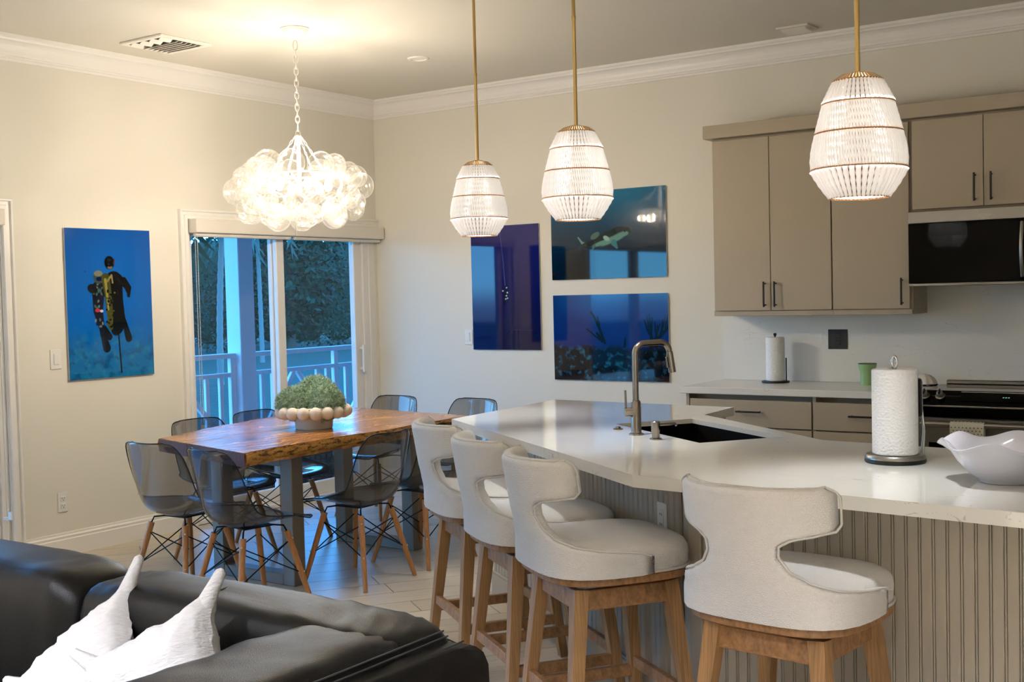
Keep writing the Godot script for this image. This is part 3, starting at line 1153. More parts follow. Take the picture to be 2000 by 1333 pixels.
func build_pendants() -> void:
	var labels := ["woven white pendant lamp hanging nearest the underwater pictures", "woven white pendant lamp hanging beside the fish picture, middle of the three", "woven white pendant lamp hanging in front of the kitchen cabinets"]
	var spots := [Vector3(2.80, 1.795, 2.43), Vector3(3.805, 1.79, 3.14), Vector3(5.095, 1.762, 3.655)]
	var proto: Node3D
	for i in 3:
		var at: Vector3 = spots[i]
		if i > 0:
			var c := dup(proto, "pendant_lamp", labels[i], at, i * 0.8)
			var rodlen := CEIL - at.y
			(c.get_node("rod") as MeshInstance3D).mesh = rod_mesh(rodlen)
			(c.get_node("canopy") as MeshInstance3D).position.y = rodlen
			continue
		var t := thing("pendant_lamp", labels[0], "pendant lamp", at, 0.0, "pendant lamps over the island")
		proto = t
		part(t, "rod", rod_mesh(CEIL - at.y), M.brass)
		var b := MB.new()
		b.lathe([Vector2(0, -0.03), Vector2(0.055, -0.03), Vector2(0.06, -0.024), Vector2(0.06, 0)], 28)
		part(t, "canopy", b, M.brass).position.y = CEIL - at.y
		# tiers of cord over vertical ribs
		var tiers := [[0.001, 0.084, 44, 0.0], [0.086, 0.189, 96, 0.8], [0.191, 0.276, 88, 1.0], [0.278, 0.341, 44, 0.0]]
		for e in tiers:
			b = MB.new()
			var cnt: int = e[2]
			for k in cnt:
				var pts := []
				var rad := []
				for q in 9:
					var f := q / 8.0
					var y := lerpf(e[0], e[1], f)
					var a: float = TAU * (k + f * e[3] * 1.6) / cnt
					var r := shade_radius(y)
					pts.append(Vector3(cos(a) * r, y, sin(a) * r))
					rad.append((TAU * r / cnt) * 0.47 * (1.0 + 0.10 * (1 if q % 2 == 0 else -1)))
				b.tube(pts, rad, 5, false)
			part(t, "woven_tier", b, M.woven_cord)
			b = MB.new()
			for k in cnt:
				var pts := []
				for q in 7:
					var f := q / 6.0
					var y := lerpf(e[0], e[1], f)
					var a: float = TAU * (k + 0.5 + f * e[3] * 1.6) / cnt
					var r := shade_radius(y) - 0.0035
					pts.append(Vector3(cos(a) * r, y, sin(a) * r))
				b.tube(pts, TAU * shade_radius((e[0] + e[1]) * 0.5) / cnt * 0.17, 4, false)
			part(t, "cane_ribs", b, M.cane_dark)
		for y in [0.0, 0.085, 0.190, 0.277, 0.342]:
			b = MB.new()
			var pts := []
			for q in 48:
				var r := shade_radius(y) + 0.002 + (0.0012 if q % 2 == 0 else 0.0)
				pts.append(Vector3(cos(TAU * q / 48) * r, y, sin(TAU * q / 48) * r))
			b.tube(pts, 0.0026, 6, false, true)
			part(t, "cane_ring", b, M.cane)
		b = MB.new()
		for k in 44:
			var a := TAU * k / 44
			b.tube([Vector3(cos(a) * 0.070, 0.343, sin(a) * 0.070), Vector3(cos(a) * 0.05, 0.358, sin(a) * 0.05), Vector3(cos(a) * 0.016, 0.368, sin(a) * 0.016)], [0.0042, 0.003, 0.0014], 5, false)
		part(t, "cane_cap", b, M.cane_pale)
		b = MB.new()
		b.lathe([Vector2(0, 0.23), Vector2(0.018, 0.23), Vector2(0.02, 0.28), Vector2(0.012, 0.30), Vector2(0.009, 0.366), Vector2(0, 0.366)], 14)
		part(t, "socket", b, M.brass)
		b = MB.new()
		b.ball(Vector3(0, 0.185, 0), Vector3(0.032, 0.045, 0.032), 10, 14)
		part(t, "bulb", b, M.pendant_glow)
		omni("pendant_light", Vector3(0, 0.185, 0), SOFT, 0.95, 0.035, t)

func rod_mesh(l: float) -> ArrayMesh:
	var b := MB.new()
	b.lathe([Vector2(0.0, 0.366), Vector2(0.0075, 0.366), Vector2(0.0075, l * 0.62), Vector2(0.009, l * 0.62 + 0.004), Vector2(0.009, l * 0.62 + 0.012), Vector2(0.0075, l * 0.62 + 0.016), Vector2(0.0075, l - 0.03)], 12)
	return b.mesh()

func build_room_lights() -> void:
	# the sitting area's lit downlights, in a row behind the sofa
	var names := ["lit recessed downlight over the sofa's open end", "lit recessed downlight over the middle of the sitting area", "lit recessed downlight over the sitting area, kitchen side"]
	for i in 3:
		var t := thing("recessed_downlight", names[i], "downlight", Vector3([1.9, 4.1, 6.3][i], CEIL, [8.3, 8.5, 8.3][i]), 0.0, "lit downlights over the sitting area")
		var b := MB.new()
		b.lathe([Vector2(0.055, -0.003), Vector2(0.057, -0.008), Vector2(0.072, -0.007), Vector2(0.078, 0.0)], 28)
		part(t, "trim_ring", b, M.lamp_white)
		b = MB.new()
		b.lathe([Vector2(0.0, -0.004), Vector2(0.056, -0.003)], 28)
		part(t, "light_lens", b, M.room_glow)
		var l := SpotLight3D.new()
		l.name = "downlight_source"
		l.light_color = Color(0.94, 0.95, 1.0)
		l.light_energy = ROOM_LIGHT
		l.light_size = 0.06
		l.spot_range = 30.0
		l.spot_attenuation = 2.0
		l.spot_angle = 66.0
		l.spot_angle_attenuation = 0.6
		l.shadow_enabled = true
		t.add_child(l)
		l.position = Vector3(0, -0.015, 0)
		l.rotation.x = -PI / 2

# ------------------------------------------------------------------ pictures and plates
func picture(called: String, label: String, at: Vector3, w: float, h: float, yaw: float, im: Image) -> void:
	var t := thing(called, label, "picture", at, yaw)
	var b := MB.new()
	b.box(Vector3(0, 0, 0.011), Vector3(w, h, 0.008), 0.001)
	part(t, "panel", b, M.picture_edge)
	b = MB.new()
	b.box(Vector3(0, 0, 0.0035), Vector3(w * 0.7, h * 0.7, 0.007))
	part(t, "hanging_frame", b, M.stainless)
	b = MB.new()
	var z := 0.0155
	b.quad(Vector3(-w / 2, -h / 2, z), Vector3(w / 2, -h / 2, z), Vector3(w / 2, h / 2, z), Vector3(-w / 2, h / 2, z))
	var m := mat(called + "_print", Color.WHITE, 0.035)
	m.albedo_texture = ImageTexture.create_from_image(im)
	m.texture_repeat = false
	part(t, "print", b, m)

class DiverPrint extends Print:
	var fn: FastNoiseLite
	var f2: FastNoiseLite
	func at(u: float, w: float) -> Color:
		var c := Color(0.02, 0.30, 0.62).lerp(Color(0.0, 0.36, 0.70), clampf(w * 2.0, 0, 1)).lerp(Color(0.03, 0.42, 0.62), clampf((w - 0.62) * 2.4, 0, 1))
		c = c.lerp(Color(0.05, 0.44, 0.80), clampf(0.55 - Vector2(u - 0.45, (w - 0.30) * 1.4).length(), 0, 1) * 0.5)
		if w > 0.62:
			c = c.lerp(Color(0.16, 0.50, 0.66), clampf(fn.get_noise_2d(u * 2.5, w * 4.0) * 1.3, 0.0, 0.6) * clampf((w - 0.62) * 5.0, 0, 1))
			c = c.lerp(Color(0.0, 0.22, 0.38), clampf(-fn.get_noise_2d(u * 3.0 + 4.0, w * 5.0) * 1.2, 0.0, 0.5) * clampf((w - 0.66) * 5.0, 0, 1))
		return c

class DeepPrint extends Print:
	func at(u: float, w: float) -> Color:
		return Color(0.07, 0.06, 0.42).lerp(Color(0.03, 0.02, 0.22), clampf(w * 1.15, 0, 1)).lerp(Color(0.02, 0.06, 0.36), clampf(0.5 - absf(u - 0.1), 0, 1))

class FishPrint extends Print:
	func at(u: float, w: float) -> Color:
		var c := Color(0.03, 0.34, 0.50).lerp(Color(0.01, 0.10, 0.17), clampf(w * 1.5 - 0.1, 0, 1))
		c = c.lerp(Color(0.10, 0.52, 0.66), clampf(0.5 - Vector2(u - 0.62, w + 0.02).length(), 0, 1))
		return c.lerp(Color(0.005, 0.03, 0.05), clampf((w - 0.62) * 2.2, 0, 0.85))

class ReefPrint extends Print:
	var fn: FastNoiseLite
	var f2: FastNoiseLite
	func at(u: float, w: float) -> Color:
		var c := Color(0.02, 0.20, 0.46).lerp(Color(0.02, 0.13, 0.42), clampf(w * 1.6, 0, 1))
		c = c.lerp(Color(0.10, 0.48, 0.72), clampf(0.48 - Vector2((u - 0.42) * 1.1, w * 1.3).length(), 0, 1) * 1.5)
		c = c.lerp(Color(0.03, 0.26, 0.62), clampf(0.35 - absf(u - 0.5 - (w - 0.3) * 0.2), 0, 1) * clampf(0.9 - w, 0, 1))
		var line := 0.56 + 0.05 * fn.get_noise_2d(u * 2.0, 3.0) + (0.015 if u > 0.35 else 0.0)
		if w > line:
			var s := f2.get_noise_2d(u * 1.5, w)
			var r := Color(0.01, 0.05, 0.10).lerp(Color(0.10, 0.36, 0.46), clampf((s - 0.05) * 2.2, 0, 1) * clampf(1.15 - absf(u - 0.35), 0.2, 1))
			c = c.lerp(r, clampf((w - line) * 14.0, 0, 1))
		return c

func build_pictures() -> void:
	var im: Image
	var f2 := FastNoiseLite.new()
	f2.seed = 8
	f2.frequency = 9.0
	f2.fractal_octaves = 3
	var fn := FastNoiseLite.new()
	fn.seed = 5
	fn.frequency = 2.2
	fn.fractal_octaves = 4
	# two divers holding a fish
	var pr_1 := DiverPrint.new()
	pr_1.fn = fn
	pr_1.f2 = f2
	im = img_new(320, 472, pr_1)
	var k0 := Color(0.015, 0.02, 0.035)
	stroke(im, [Vector2(0.575, 0.66), Vector2(0.60, 0.97)], 0.008, 0.008, k0)
	# fins
	stroke(im, [Vector2(0.375, 0.665), Vector2(0.435, 0.80)], 0.022, 0.045, Color(0.03, 0.05, 0.09))
	stroke(im, [Vector2(0.42, 0.66), Vector2(0.47, 0.725)], 0.018, 0.035, k0)
	stroke(im, [Vector2(0.625, 0.56), Vector2(0.70, 0.74)], 0.018, 0.040, k0)
	blob(im, 0.55, 0.685, 0.055, 0.05, 0.0, k0)
	# nearer diver, patterned suit
	stroke(im, [Vector2(0.36, 0.40), Vector2(0.35, 0.55), Vector2(0.385, 0.66)], 0.075, 0.035, Color(0.05, 0.08, 0.16))
	for q in 26:
		blob(im, rng.randf_range(0.30, 0.42), rng.randf_range(0.36, 0.66), 0.018, 0.012, rng.randf() * 3, [Color(0.25, 0.36, 0.34), Color(0.02, 0.03, 0.08), Color(0.36, 0.40, 0.42)][q % 3], 0.3)
	blob(im, 0.29, 0.40, 0.055, 0.045, 0.4, Color(0.03, 0.06, 0.09))
	blob(im, 0.365, 0.325, 0.058, 0.062, 0.0, Color(0.20, 0.28, 0.26))
	blob(im, 0.365, 0.298, 0.05, 0.03, 0.0, Color(0.45, 0.46, 0.40))
	blob(im, 0.375, 0.335, 0.036, 0.022, 0.0, Color(0.02, 0.05, 0.25))
	blob(im, 0.345, 0.545, 0.03, 0.018, 0.0, Color(0.70, 0.20, 0.28))
	blob(im, 0.39, 0.55, 0.02, 0.014, 0.0, Color(0.75, 0.75, 0.8))
	# taller diver in black
	stroke(im, [Vector2(0.545, 0.35), Vector2(0.56, 0.50), Vector2(0.565, 0.66)], 0.10, 0.075, k0)
	stroke(im, [Vector2(0.60, 0.33), Vector2(0.69, 0.38), Vector2(0.71, 0.42)], 0.045, 0.022, k0)
	stroke(im, [Vector2(0.60, 0.5), Vector2(0.635, 0.60)], 0.05, 0.03, k0)
	blob(im, 0.50, 0.225, 0.058, 0.066, 0.0, k0)
	blob(im, 0.505, 0.255, 0.03, 0.02, 0.0, Color(0.42, 0.36, 0.34))
	blob(im, 0.50, 0.238, 0.045, 0.02, 0.0, Color(0.01, 0.01, 0.015))
	blob(im, 0.665, 0.345, 0.012, 0.014, 0.0, Color(0.55, 0.15, 0.12))
	blob(im, 0.555, 0.345, 0.135, 0.048, 0.05, k0)
	stroke(im, [Vector2(0.665, 0.345), Vector2(0.725, 0.395), Vector2(0.715, 0.45)], 0.034, 0.018, k0)
	stroke(im, [Vector2(0.45, 0.36), Vector2(0.43, 0.43), Vector2(0.48, 0.47)], 0.030, 0.020, k0)
	for e in [[0.60, 0.33], [0.64, 0.36], [0.585, 0.42], [0.60, 0.50], [0.575, 0.58]]:
		stroke(im, [Vector2(e[0], e[1]), Vector2(e[0] + 0.02, e[1] + 0.035)], 0.006, 0.003, Color(0.10, 0.14, 0.20), 0.7)
	blob(im, 0.50, 0.205, 0.035, 0.012, 0.0, Color(0.08, 0.10, 0.15), 0.6)
	blob(im, 0.49, 0.236, 0.016, 0.008, 0.0, Color(0.12, 0.16, 0.22), 0.5)
	stroke(im, [Vector2(0.545, 0.235), Vector2(0.56, 0.20)], 0.006, 0.005, Color(0.35, 0.06, 0.05))
	# the fish, olive and gold, held upright
	stroke(im, [Vector2(0.45, 0.33), Vector2(0.47, 0.42), Vector2(0.485, 0.55), Vector2(0.49, 0.66)], 0.05, 0.03, Color(0.24, 0.26, 0.10))
	stroke(im, [Vector2(0.445, 0.34), Vector2(0.46, 0.44), Vector2(0.47, 0.54)], 0.016, 0.010, Color(0.55, 0.52, 0.26))
	stroke(im, [Vector2(0.47, 0.35), Vector2(0.52, 0.31), Vector2(0.53, 0.36)], 0.012, 0.010, Color(0.50, 0.46, 0.28))
	for q in 40:
		blob(im, rng.randf_range(0.44, 0.55), rng.randf_range(0.40, 0.66), 0.012, 0.01, 0.0, [Color(0.05, 0.06, 0.05), Color(0.30, 0.29, 0.14), Color(0.02, 0.02, 0.03)][q % 3], 0.4)
	blob(im, 0.215, 0.285, 0.008, 0.006, 0.0, Color(0.05, 0.12, 0.3))
	picture("diver_picture", "tall blue underwater picture of two divers holding a fish", Vector3(0.0, 1.508, 2.524), 0.62, 0.92, PI / 2, im)
	# deep blue picture with a thin line and a small figure
	var pr_2 := DeepPrint.new()
	im = img_new(256, 384, pr_2)
	stroke(im, [Vector2(0.43, 0.0), Vector2(0.475, 0.27), Vector2(0.50, 0.50)], 0.0025, 0.0025, Color(0.55, 0.60, 0.85), 0.8)
	for e in [[0.50, 0.50, 0.018], [0.47, 0.525, 0.016], [0.53, 0.515, 0.014], [0.51, 0.55, 0.026], [0.49, 0.575, 0.022], [0.515, 0.59, 0.018], [0.48, 0.615, 0.016]]:
		blob(im, e[0], e[1], e[2], e[2] * 1.3, 0.3, Color(0.04, 0.05, 0.10))
	for e in [[0.465, 0.525], [0.52, 0.50], [0.53, 0.54], [0.515, 0.565], [0.505, 0.59], [0.53, 0.585]]:
		blob(im, e[0], e[1], 0.012, 0.009, 0.0, Color(0.75, 0.80, 0.85))
	picture("deep_water_picture", "narrow dark blue picture of a tiny diver on a line", Vector3(1.251, 1.554, 0.0), 0.61, 0.915, 0.0, im)
	# fish
	var pr_3 := FishPrint.new()
	im = img_new(420, 284, pr_3)
	var body := Color(0.05, 0.13, 0.14)
	var pale := Color(0.36, 0.55, 0.52)
	stroke(im, [Vector2(0.32, 0.60), Vector2(0.28, 0.585), Vector2(0.245, 0.52)], 0.014, 0.006, pale)
	stroke(im, [Vector2(0.32, 0.60), Vector2(0.275, 0.615), Vector2(0.245, 0.66)], 0.014, 0.006, Color(0.10, 0.18, 0.18))
	blob(im, 0.395, 0.51, 0.045, 0.022, -0.5, Color(0.28, 0.40, 0.38))
	stroke(im, [Vector2(0.31, 0.60), Vector2(0.40, 0.585), Vector2(0.50, 0.54), Vector2(0.60, 0.49), Vector2(0.675, 0.475)], 0.016, 0.030, body)
	for e in [[0.42, 0.585, 0.08, 0.030, -0.30], [0.50, 0.545, 0.10, 0.048, -0.36], [0.585, 0.505, 0.09, 0.052, -0.30], [0.645, 0.485, 0.055, 0.036, 0.1]]:
		blob(im, e[0], e[1], e[2], e[3], e[4], body)
	for e in [[0.44, 0.60, 0.075, 0.016, -0.30], [0.52, 0.575, 0.09, 0.024, -0.36], [0.60, 0.535, 0.075, 0.026, -0.42], [0.655, 0.505, 0.035, 0.018, -0.2]]:
		blob(im, e[0], e[1], e[2], e[3], e[4], pale, 0.5)
	blob(im, 0.495, 0.545, 0.030, 0.018, 0.5, Color(0.55, 0.68, 0.66), 0.3)
	stroke(im, [Vector2(0.56, 0.60), Vector2(0.585, 0.655)], 0.026, 0.010, Color(0.20, 0.46, 0.50))
	stroke(im, [Vector2(0.39, 0.62), Vector2(0.37, 0.67)], 0.012, 0.005, Color(0.25, 0.42, 0.42))
	blob(im, 0.655, 0.475, 0.007, 0.007, 0.0, Color(0.01, 0.01, 0.01))
	picture("fish_picture", "wide teal picture of a single swimming fish", Vector3(2.122, 1.904, 0.0), 0.915, 0.612, 0.0, im)
	# reef
	var pr_4 := ReefPrint.new()
	pr_4.fn = fn
	pr_4.f2 = f2
	im = img_new(420, 280, pr_4)
	var kk := Color(0.01, 0.03, 0.07)
	stroke(im, [Vector2(0.46, 0.56), Vector2(0.42, 0.42), Vector2(0.385, 0.30), Vector2(0.345, 0.21)], 0.012, 0.010, kk)
	stroke(im, [Vector2(0.42, 0.42), Vector2(0.40, 0.26)], 0.008, 0.006, kk)
	stroke(im, [Vector2(0.30, 0.40), Vector2(0.42, 0.53)], 0.004, 0.006, kk)
	stroke(im, [Vector2(0.44, 0.54), Vector2(0.39, 0.45)], 0.016, 0.010, kk)
	for q in 11:
		var x0 := 0.875 + rng.randf_range(-0.03, 0.03)
		var x1 := 0.80 + q * 0.022
		stroke(im, [Vector2(x0, 0.60), Vector2(lerpf(x0, x1, 0.75), 0.42), Vector2(x1, 0.30 - 0.10 * sin(q * 0.9) * 0.6)], 0.010, 0.0045, kk)
	stroke(im, [Vector2(0.63, 0.60), Vector2(0.635, 0.51)], 0.012, 0.006, kk)
	picture("reef_picture", "wide blue picture of a coral reef with sea fans", Vector3(2.126, 1.187, 0.0), 0.918, 0.602, 0.0, im)

func plate(called: String, label: String, at: Vector3, yaw: float, w: float, h: float, outlet: bool, m: Material, category: String) -> void:
	var t := thing(called, label, category, at, yaw)
	var b := MB.new()
	b.box(Vector3(0, 0, 0.003), Vector3(w, h, 0.006), 0.002)
	part(t, "cover_plate", b, m)
	if outlet:
		for s in [-1.0, 1.0]:
			b = MB.new()
			b.box(Vector3(0, s * 0.022, 0.0075), Vector3(0.034, 0.030, 0.004), 0.003)
			var sock := part(t, "socket", b, m)
			b = MB.new()
			b.box(Vector3(-0.007, s * 0.022 + 0.003, 0.0097), Vector3(0.0025, 0.009, 0.001))
			b.box(Vector3(0.007, s * 0.022 + 0.003, 0.0097), Vector3(0.0025, 0.008, 0.001))
			b.box(Vector3(0.0, s * 0.022 - 0.008, 0.0097), Vector3(0.005, 0.005, 0.001))
			part(sock, "slots", b, M.dark_slot)
	else:
		b = MB.new()
		b.box(Vector3(0, 0, 0.008), Vector3(0.033, 0.066, 0.006), 0.002, Basis(Vector3.RIGHT, 0.05))
		part(t, "rocker", b, m)

func build_plates() -> void:
	plate("light_switch", "white rocker light switch beside the diver picture", Vector3(0, 1.182, 2.915), PI / 2, 0.074, 0.117, false, M.white_plastic, "switch")
	plate("wall_outlet", "white wall outlet low on the wall above the baseboard", Vector3(0, 0.323, 2.906), PI / 2, 0.068, 0.117, true, M.white_plastic, "outlet")
	plate("light_switch", "white rocker light switch at the edge of the deep blue picture", Vector3(0.895, 1.19, 0), 0.0, 0.07, 0.115, false, M.white_plastic, "switch")
	plate("wall_outlet", "black square outlet on the stone backsplash", Vector3(3.75, 1.178, 0.02), 0.0, 0.122, 0.122, true, M.matte_black, "outlet")

# ------------------------------------------------------------------ dining table
func wavy(pts: Array, step: float, amp: float, sd: int) -> Array:
	var f := FastNoiseLite.new()
	f.seed = sd
	f.frequency = 2.2
	f.fractal_octaves = 3
	var out := []
	for i in pts.size() - 1:
		var a: Vector2 = pts[i]
		var b: Vector2 = pts[i + 1]
		var k := maxi(1, int(a.distance_to(b) / step))
		for j in k:
			var p := a.lerp(b, float(j) / k)
			out.append(p + Vector2(f.get_noise_2d(p.x * 1.5, p.y * 2.0) * amp, 0))
	out.append(pts[pts.size() - 1])
	return out

func build_table() -> void:
	var t := thing("dining_table", "live-edge wooden slab dining table on square steel frames", "dining table")
	var y0 := 0.69
	var y1 := 0.76
	var near_l := Vector2(0.965, 2.945)
	var near_m := Vector2(1.296, 3.028)
	var near_r := Vector2(1.897, 3.178)
	var seam := 1.292
	var right := wavy([near_r, Vector2(1.865, 2.95), Vector2(1.86, 2.48), Vector2(1.895, 2.08), Vector2(1.86, 1.75), Vector2(1.87, 1.32)], 0.05, 0.022, 3)
	var left := wavy([Vector2(0.70, 1.155), Vector2(0.665, 1.62), Vector2(0.72, 2.05), Vector2(0.82, 2.48), near_l], 0.05, 0.025, 9)
	var slab_a := PackedVector2Array(left)
	slab_a.append_array(PackedVector2Array([near_m, Vector2(seam - 0.004, 1.235)]))
	var slab_b := PackedVector2Array([Vector2(seam + 0.004, 1.237), near_m + Vector2(0.008, 0.002)])
	slab_b.append_array(PackedVector2Array(right))
	var f := FastNoiseLite.new()
	f.seed = 15
	f.frequency = 6.0
	for e in [[slab_a, left, "slab"], [slab_b, right, "slab"]]:
		var b := MB.new()
		b.prism(e[0], y0, y1, 0.003)
		var s := part(t, "slab", b, M.table_wood)
		# bark side
		b = MB.new()
		var rows := []
		var line: Array = e[1]
		for r in 7:
			var k := r / 6.0
			var row := PackedVector3Array()
			for i in line.size():
				var p: Vector2 = line[i]
				var d: Vector2 = (line[mini(i + 1, line.size() - 1)] - line[maxi(i - 1, 0)]).normalized()
				var o := Vector2(-d.y, d.x)
				if e[1] == right:
					o = -o
				if o.x * (1.0 if e[1] == right else -1.0) < 0:
					o = -o
				var out := 0.004 + 0.010 * sin(k * PI) + 0.009 * f.get_noise_2d(p.y * 2.0, k * 1.4) * sin(k * PI) - 0.012 * (1.0 - k)
				row.append(Vector3(p.x + o.x * out, lerpf(y0, y1 - 0.002, k), p.y + o.y * out))
			rows.append(row)
		b.grid(rows)
		part(s, "live_edge", b, M.live_edge)
	var b := MB.new()
	for e in [[near_l, near_m], [near_m + Vector2(0.008, 0.002), near_r]]:
		var d: Vector2 = (e[1] - e[0]).normalized()
		var o := Vector2(-d.y, d.x) * 0.003
		b.quad(Vector3(e[0].x + o.x, y0, e[0].y + o.y), Vector3(e[1].x + o.x, y0, e[1].y + o.y), Vector3(e[1].x + o.x, y1 - 0.002, e[1].y + o.y), Vector3(e[0].x + o.x, y1 - 0.002, e[0].y + o.y))
	part(t, "sawn_end", b, M.end_grain)
	for z in [2.73, 1.755]:
		b = MB.new()
		var xc := 1.485
		for s in [-1.0, 1.0]:
			b.box(Vector3(xc + s * 0.27, 0.345, z), Vector3(0.085, 0.69, 0.085), 0.004)
		b.box(Vector3(xc, 0.03, z), Vector3(0.457, 0.06, 0.083), 0.004)
		b.box(Vector3(xc, 0.659, z), Vector3(0.457, 0.06, 0.083), 0.004)
		part(t, "steel_frame", b, M.raw_steel)

# ------------------------------------------------------------------ dining chairs
func cubic(arr: Array, t: float):
	var k := clampf(t, 0.0, 1.0) * (arr.size() - 1)
	var i := mini(int(k), arr.size() - 2)
	var f := k - i
	var p0 = arr[maxi(i - 1, 0)]
	var p1 = arr[i]
	var p2 = arr[i + 1]
	var p3 = arr[mini(i + 2, arr.size() - 1)]
	return p1 + (p2 - p0) * 0.5 * f + (p0 * 2.0 - p1 * 5.0 + p2 * 4.0 - p3) * 0.5 * f * f + (p1 * 3.0 - p0 - p2 * 3.0 + p3) * 0.5 * f * f * f

func make_chair() -> Node3D:
	var t := thing("dining_chair", "", "chair", Vector3.ZERO, 0.0, "smoky clear shell chairs around the dining table")
	# side profile from seat front to top of the back: (z, y), half width, edge curl
	var prof := [Vector2(-0.245, 0.418), Vector2(-0.215, 0.434), Vector2(-0.10, 0.424), Vector2(0.04, 0.410), Vector2(0.13, 0.418), Vector2(0.185, 0.452), Vector2(0.215, 0.52), Vector2(0.238, 0.62), Vector2(0.256, 0.72), Vector2(0.268, 0.785), Vector2(0.270, 0.802)]
	var hw := [0.150, 0.205, 0.235, 0.240, 0.236, 0.228, 0.222, 0.218, 0.206, 0.172, 0.110]
	var curl := [0.004, 0.012, 0.040, 0.072, 0.090, 0.098, 0.092, 0.078, 0.060, 0.040, 0.030]
	var rows := 30
	var cols := 18
	var outer := []
	var inner := []
	for i in rows + 1:
		var k := float(i) / rows
		var p: Vector2 = cubic(prof, k)
		var d: Vector2 = (cubic(prof, minf(k + 0.02, 1.0)) - cubic(prof, maxf(k - 0.02, 0.0))).normalized()
		var nn := Vector2(-d.y, d.x)  # towards the sitter
		var w: float = cubic(hw, k)
		var c: float = cubic(curl, k)
		var ra := PackedVector3Array()
		var rb := PackedVector3Array()
		for j in cols + 1:
			var u := -1.0 + 2.0 * j / cols
			var bend := c * pow(absf(u), 2.4)
			var z := p.x + nn.x * bend
			var y := p.y + nn.y * bend
			ra.append(Vector3(u * w, y, z))
			rb.append(Vector3(u * w * 0.985, y + nn.y * 0.005, z + nn.x * 0.005))
		outer.append(ra)
		inner.append(rb)
	var b := MB.new()
	b.grid(outer, false, true)
	b.grid(inner)
	part(t, "seat_shell", b, M.smoke_plastic)
	b = MB.new()
	var rim := []
	for i in rows + 1:
		rim.append(outer[i][0])
	for j in range(1, cols + 1):
		rim.append(outer[rows][j])
	for i in range(rows - 1, -1, -1):
		rim.append(outer[i][cols])
	for j in range(cols - 1, 0, -1):
		rim.append(outer[0][j])
	b.tube(rim, 0.0035, 6, false, true)
	part(t, "shell_rim", b, M.smoke_rim)
	var tops := []
	var feet := []
	for s in [[-1, -1], [1, -1], [1, 1], [-1, 1]]:
		tops.append(Vector3(s[0] * 0.125, 0.372, s[1] * 0.125))
		feet.append(Vector3(s[0] * 0.205, 0.0, s[1] * 0.21))
	for k in 4:
		b = MB.new()
		b.tube([feet[k], (feet[k] as Vector3).lerp(tops[k], 0.35), tops[k]], [0.0115, 0.0145, 0.0165], 10)
		var leg := part(t, "leg", b, M.beech)
		for q in [0.45, 0.90]:
			b = MB.new()
			var c: Vector3 = (feet[k] as Vector3).lerp(tops[k], q)
			b.ball(c + Vector3(signf(c.x), 0, signf(c.z)) * 0.0108, Vector3(0.0045, 0.005, 0.0045), 4, 8)
			part(leg, "screw", b, M.screw)
	b = MB.new()
	for k in 4:
		var m := (k + 1) % 4
		for e in [[k, m], [m, k]]:
			b.tube([(feet[e[0]] as Vector3).lerp(tops[e[0]], 0.88), (feet[e[1]] as Vector3).lerp(tops[e[1]], 0.44)], 0.0032, 6)
		b.tube([tops[k], Vector3(tops[k].x * 0.92, 0.40, tops[k].z * 0.92), Vector3(tops[k].x * 0.5, 0.404, tops[k].z * 0.6)], 0.0045, 6)
	b.box(Vector3(0, 0.403, 0), Vector3(0.16, 0.006, 0.17), 0.001)
	part(t, "wire_base", b, M.black_wire)
	return t

func build_chairs() -> void:
	var spots := [
		[1.36, 3.10, 0.04, "smoky clear shell chair at the sawn table end, on the door side"],
		[1.90, 3.16, -0.16, "smoky clear shell chair at the sawn table end, on the stool side"],
		[1.985, 2.475, PI / 2 + 0.03, "smoky clear shell chair on the island side, next to the sawn end"],
		[1.985, 1.93, PI / 2 - 0.04, "smoky clear shell chair on the island side, behind the corner stool"],
		[0.90, 2.44, -PI / 2, "smoky clear shell chair on the door side, in front of the door casing"],
		[0.855, 1.93, -PI / 2 + 0.03, "smoky clear shell chair on the door side, before the porch column"],
		[0.80, 0.975, PI, "smoky clear shell chair at the far table end, beside the room corner"],
		[1.48, 0.965, PI - 0.05, "smoky clear shell chair at the far table end, under the deep blue picture"],
	]
	var proto := make_chair()
	for i in spots.size():
		var s: Array = spots[i]
		if i == 0:
			proto.position = Vector3(s[0], 0, s[1])
			proto.rotation.y = s[2]
			proto.set_meta("label", s[3])
		else:
			dup(proto, "dining_chair", s[3], Vector3(s[0], 0, s[1]), s[2])

# ------------------------------------------------------------------ bar stools
func key(tab: Array, x: float) -> float:
	if x <= tab[0][0]:
		return tab[0][1]
	for i in tab.size() - 1:
		if x <= tab[i + 1][0]:
			var k: float = (x - tab[i][0]) / (tab[i + 1][0] - tab[i][0])
			k = k * k * (3.0 - 2.0 * k) * 0.5 + k * 0.5
			return lerpf(tab[i][1], tab[i + 1][1], k)
	return tab[tab.size() - 1][1]

func super_r(a: float, r: float, e: float) -> float:
	return r * pow(pow(absf(cos(a)), e) + pow(absf(sin(a)), e), -1.0 / e)

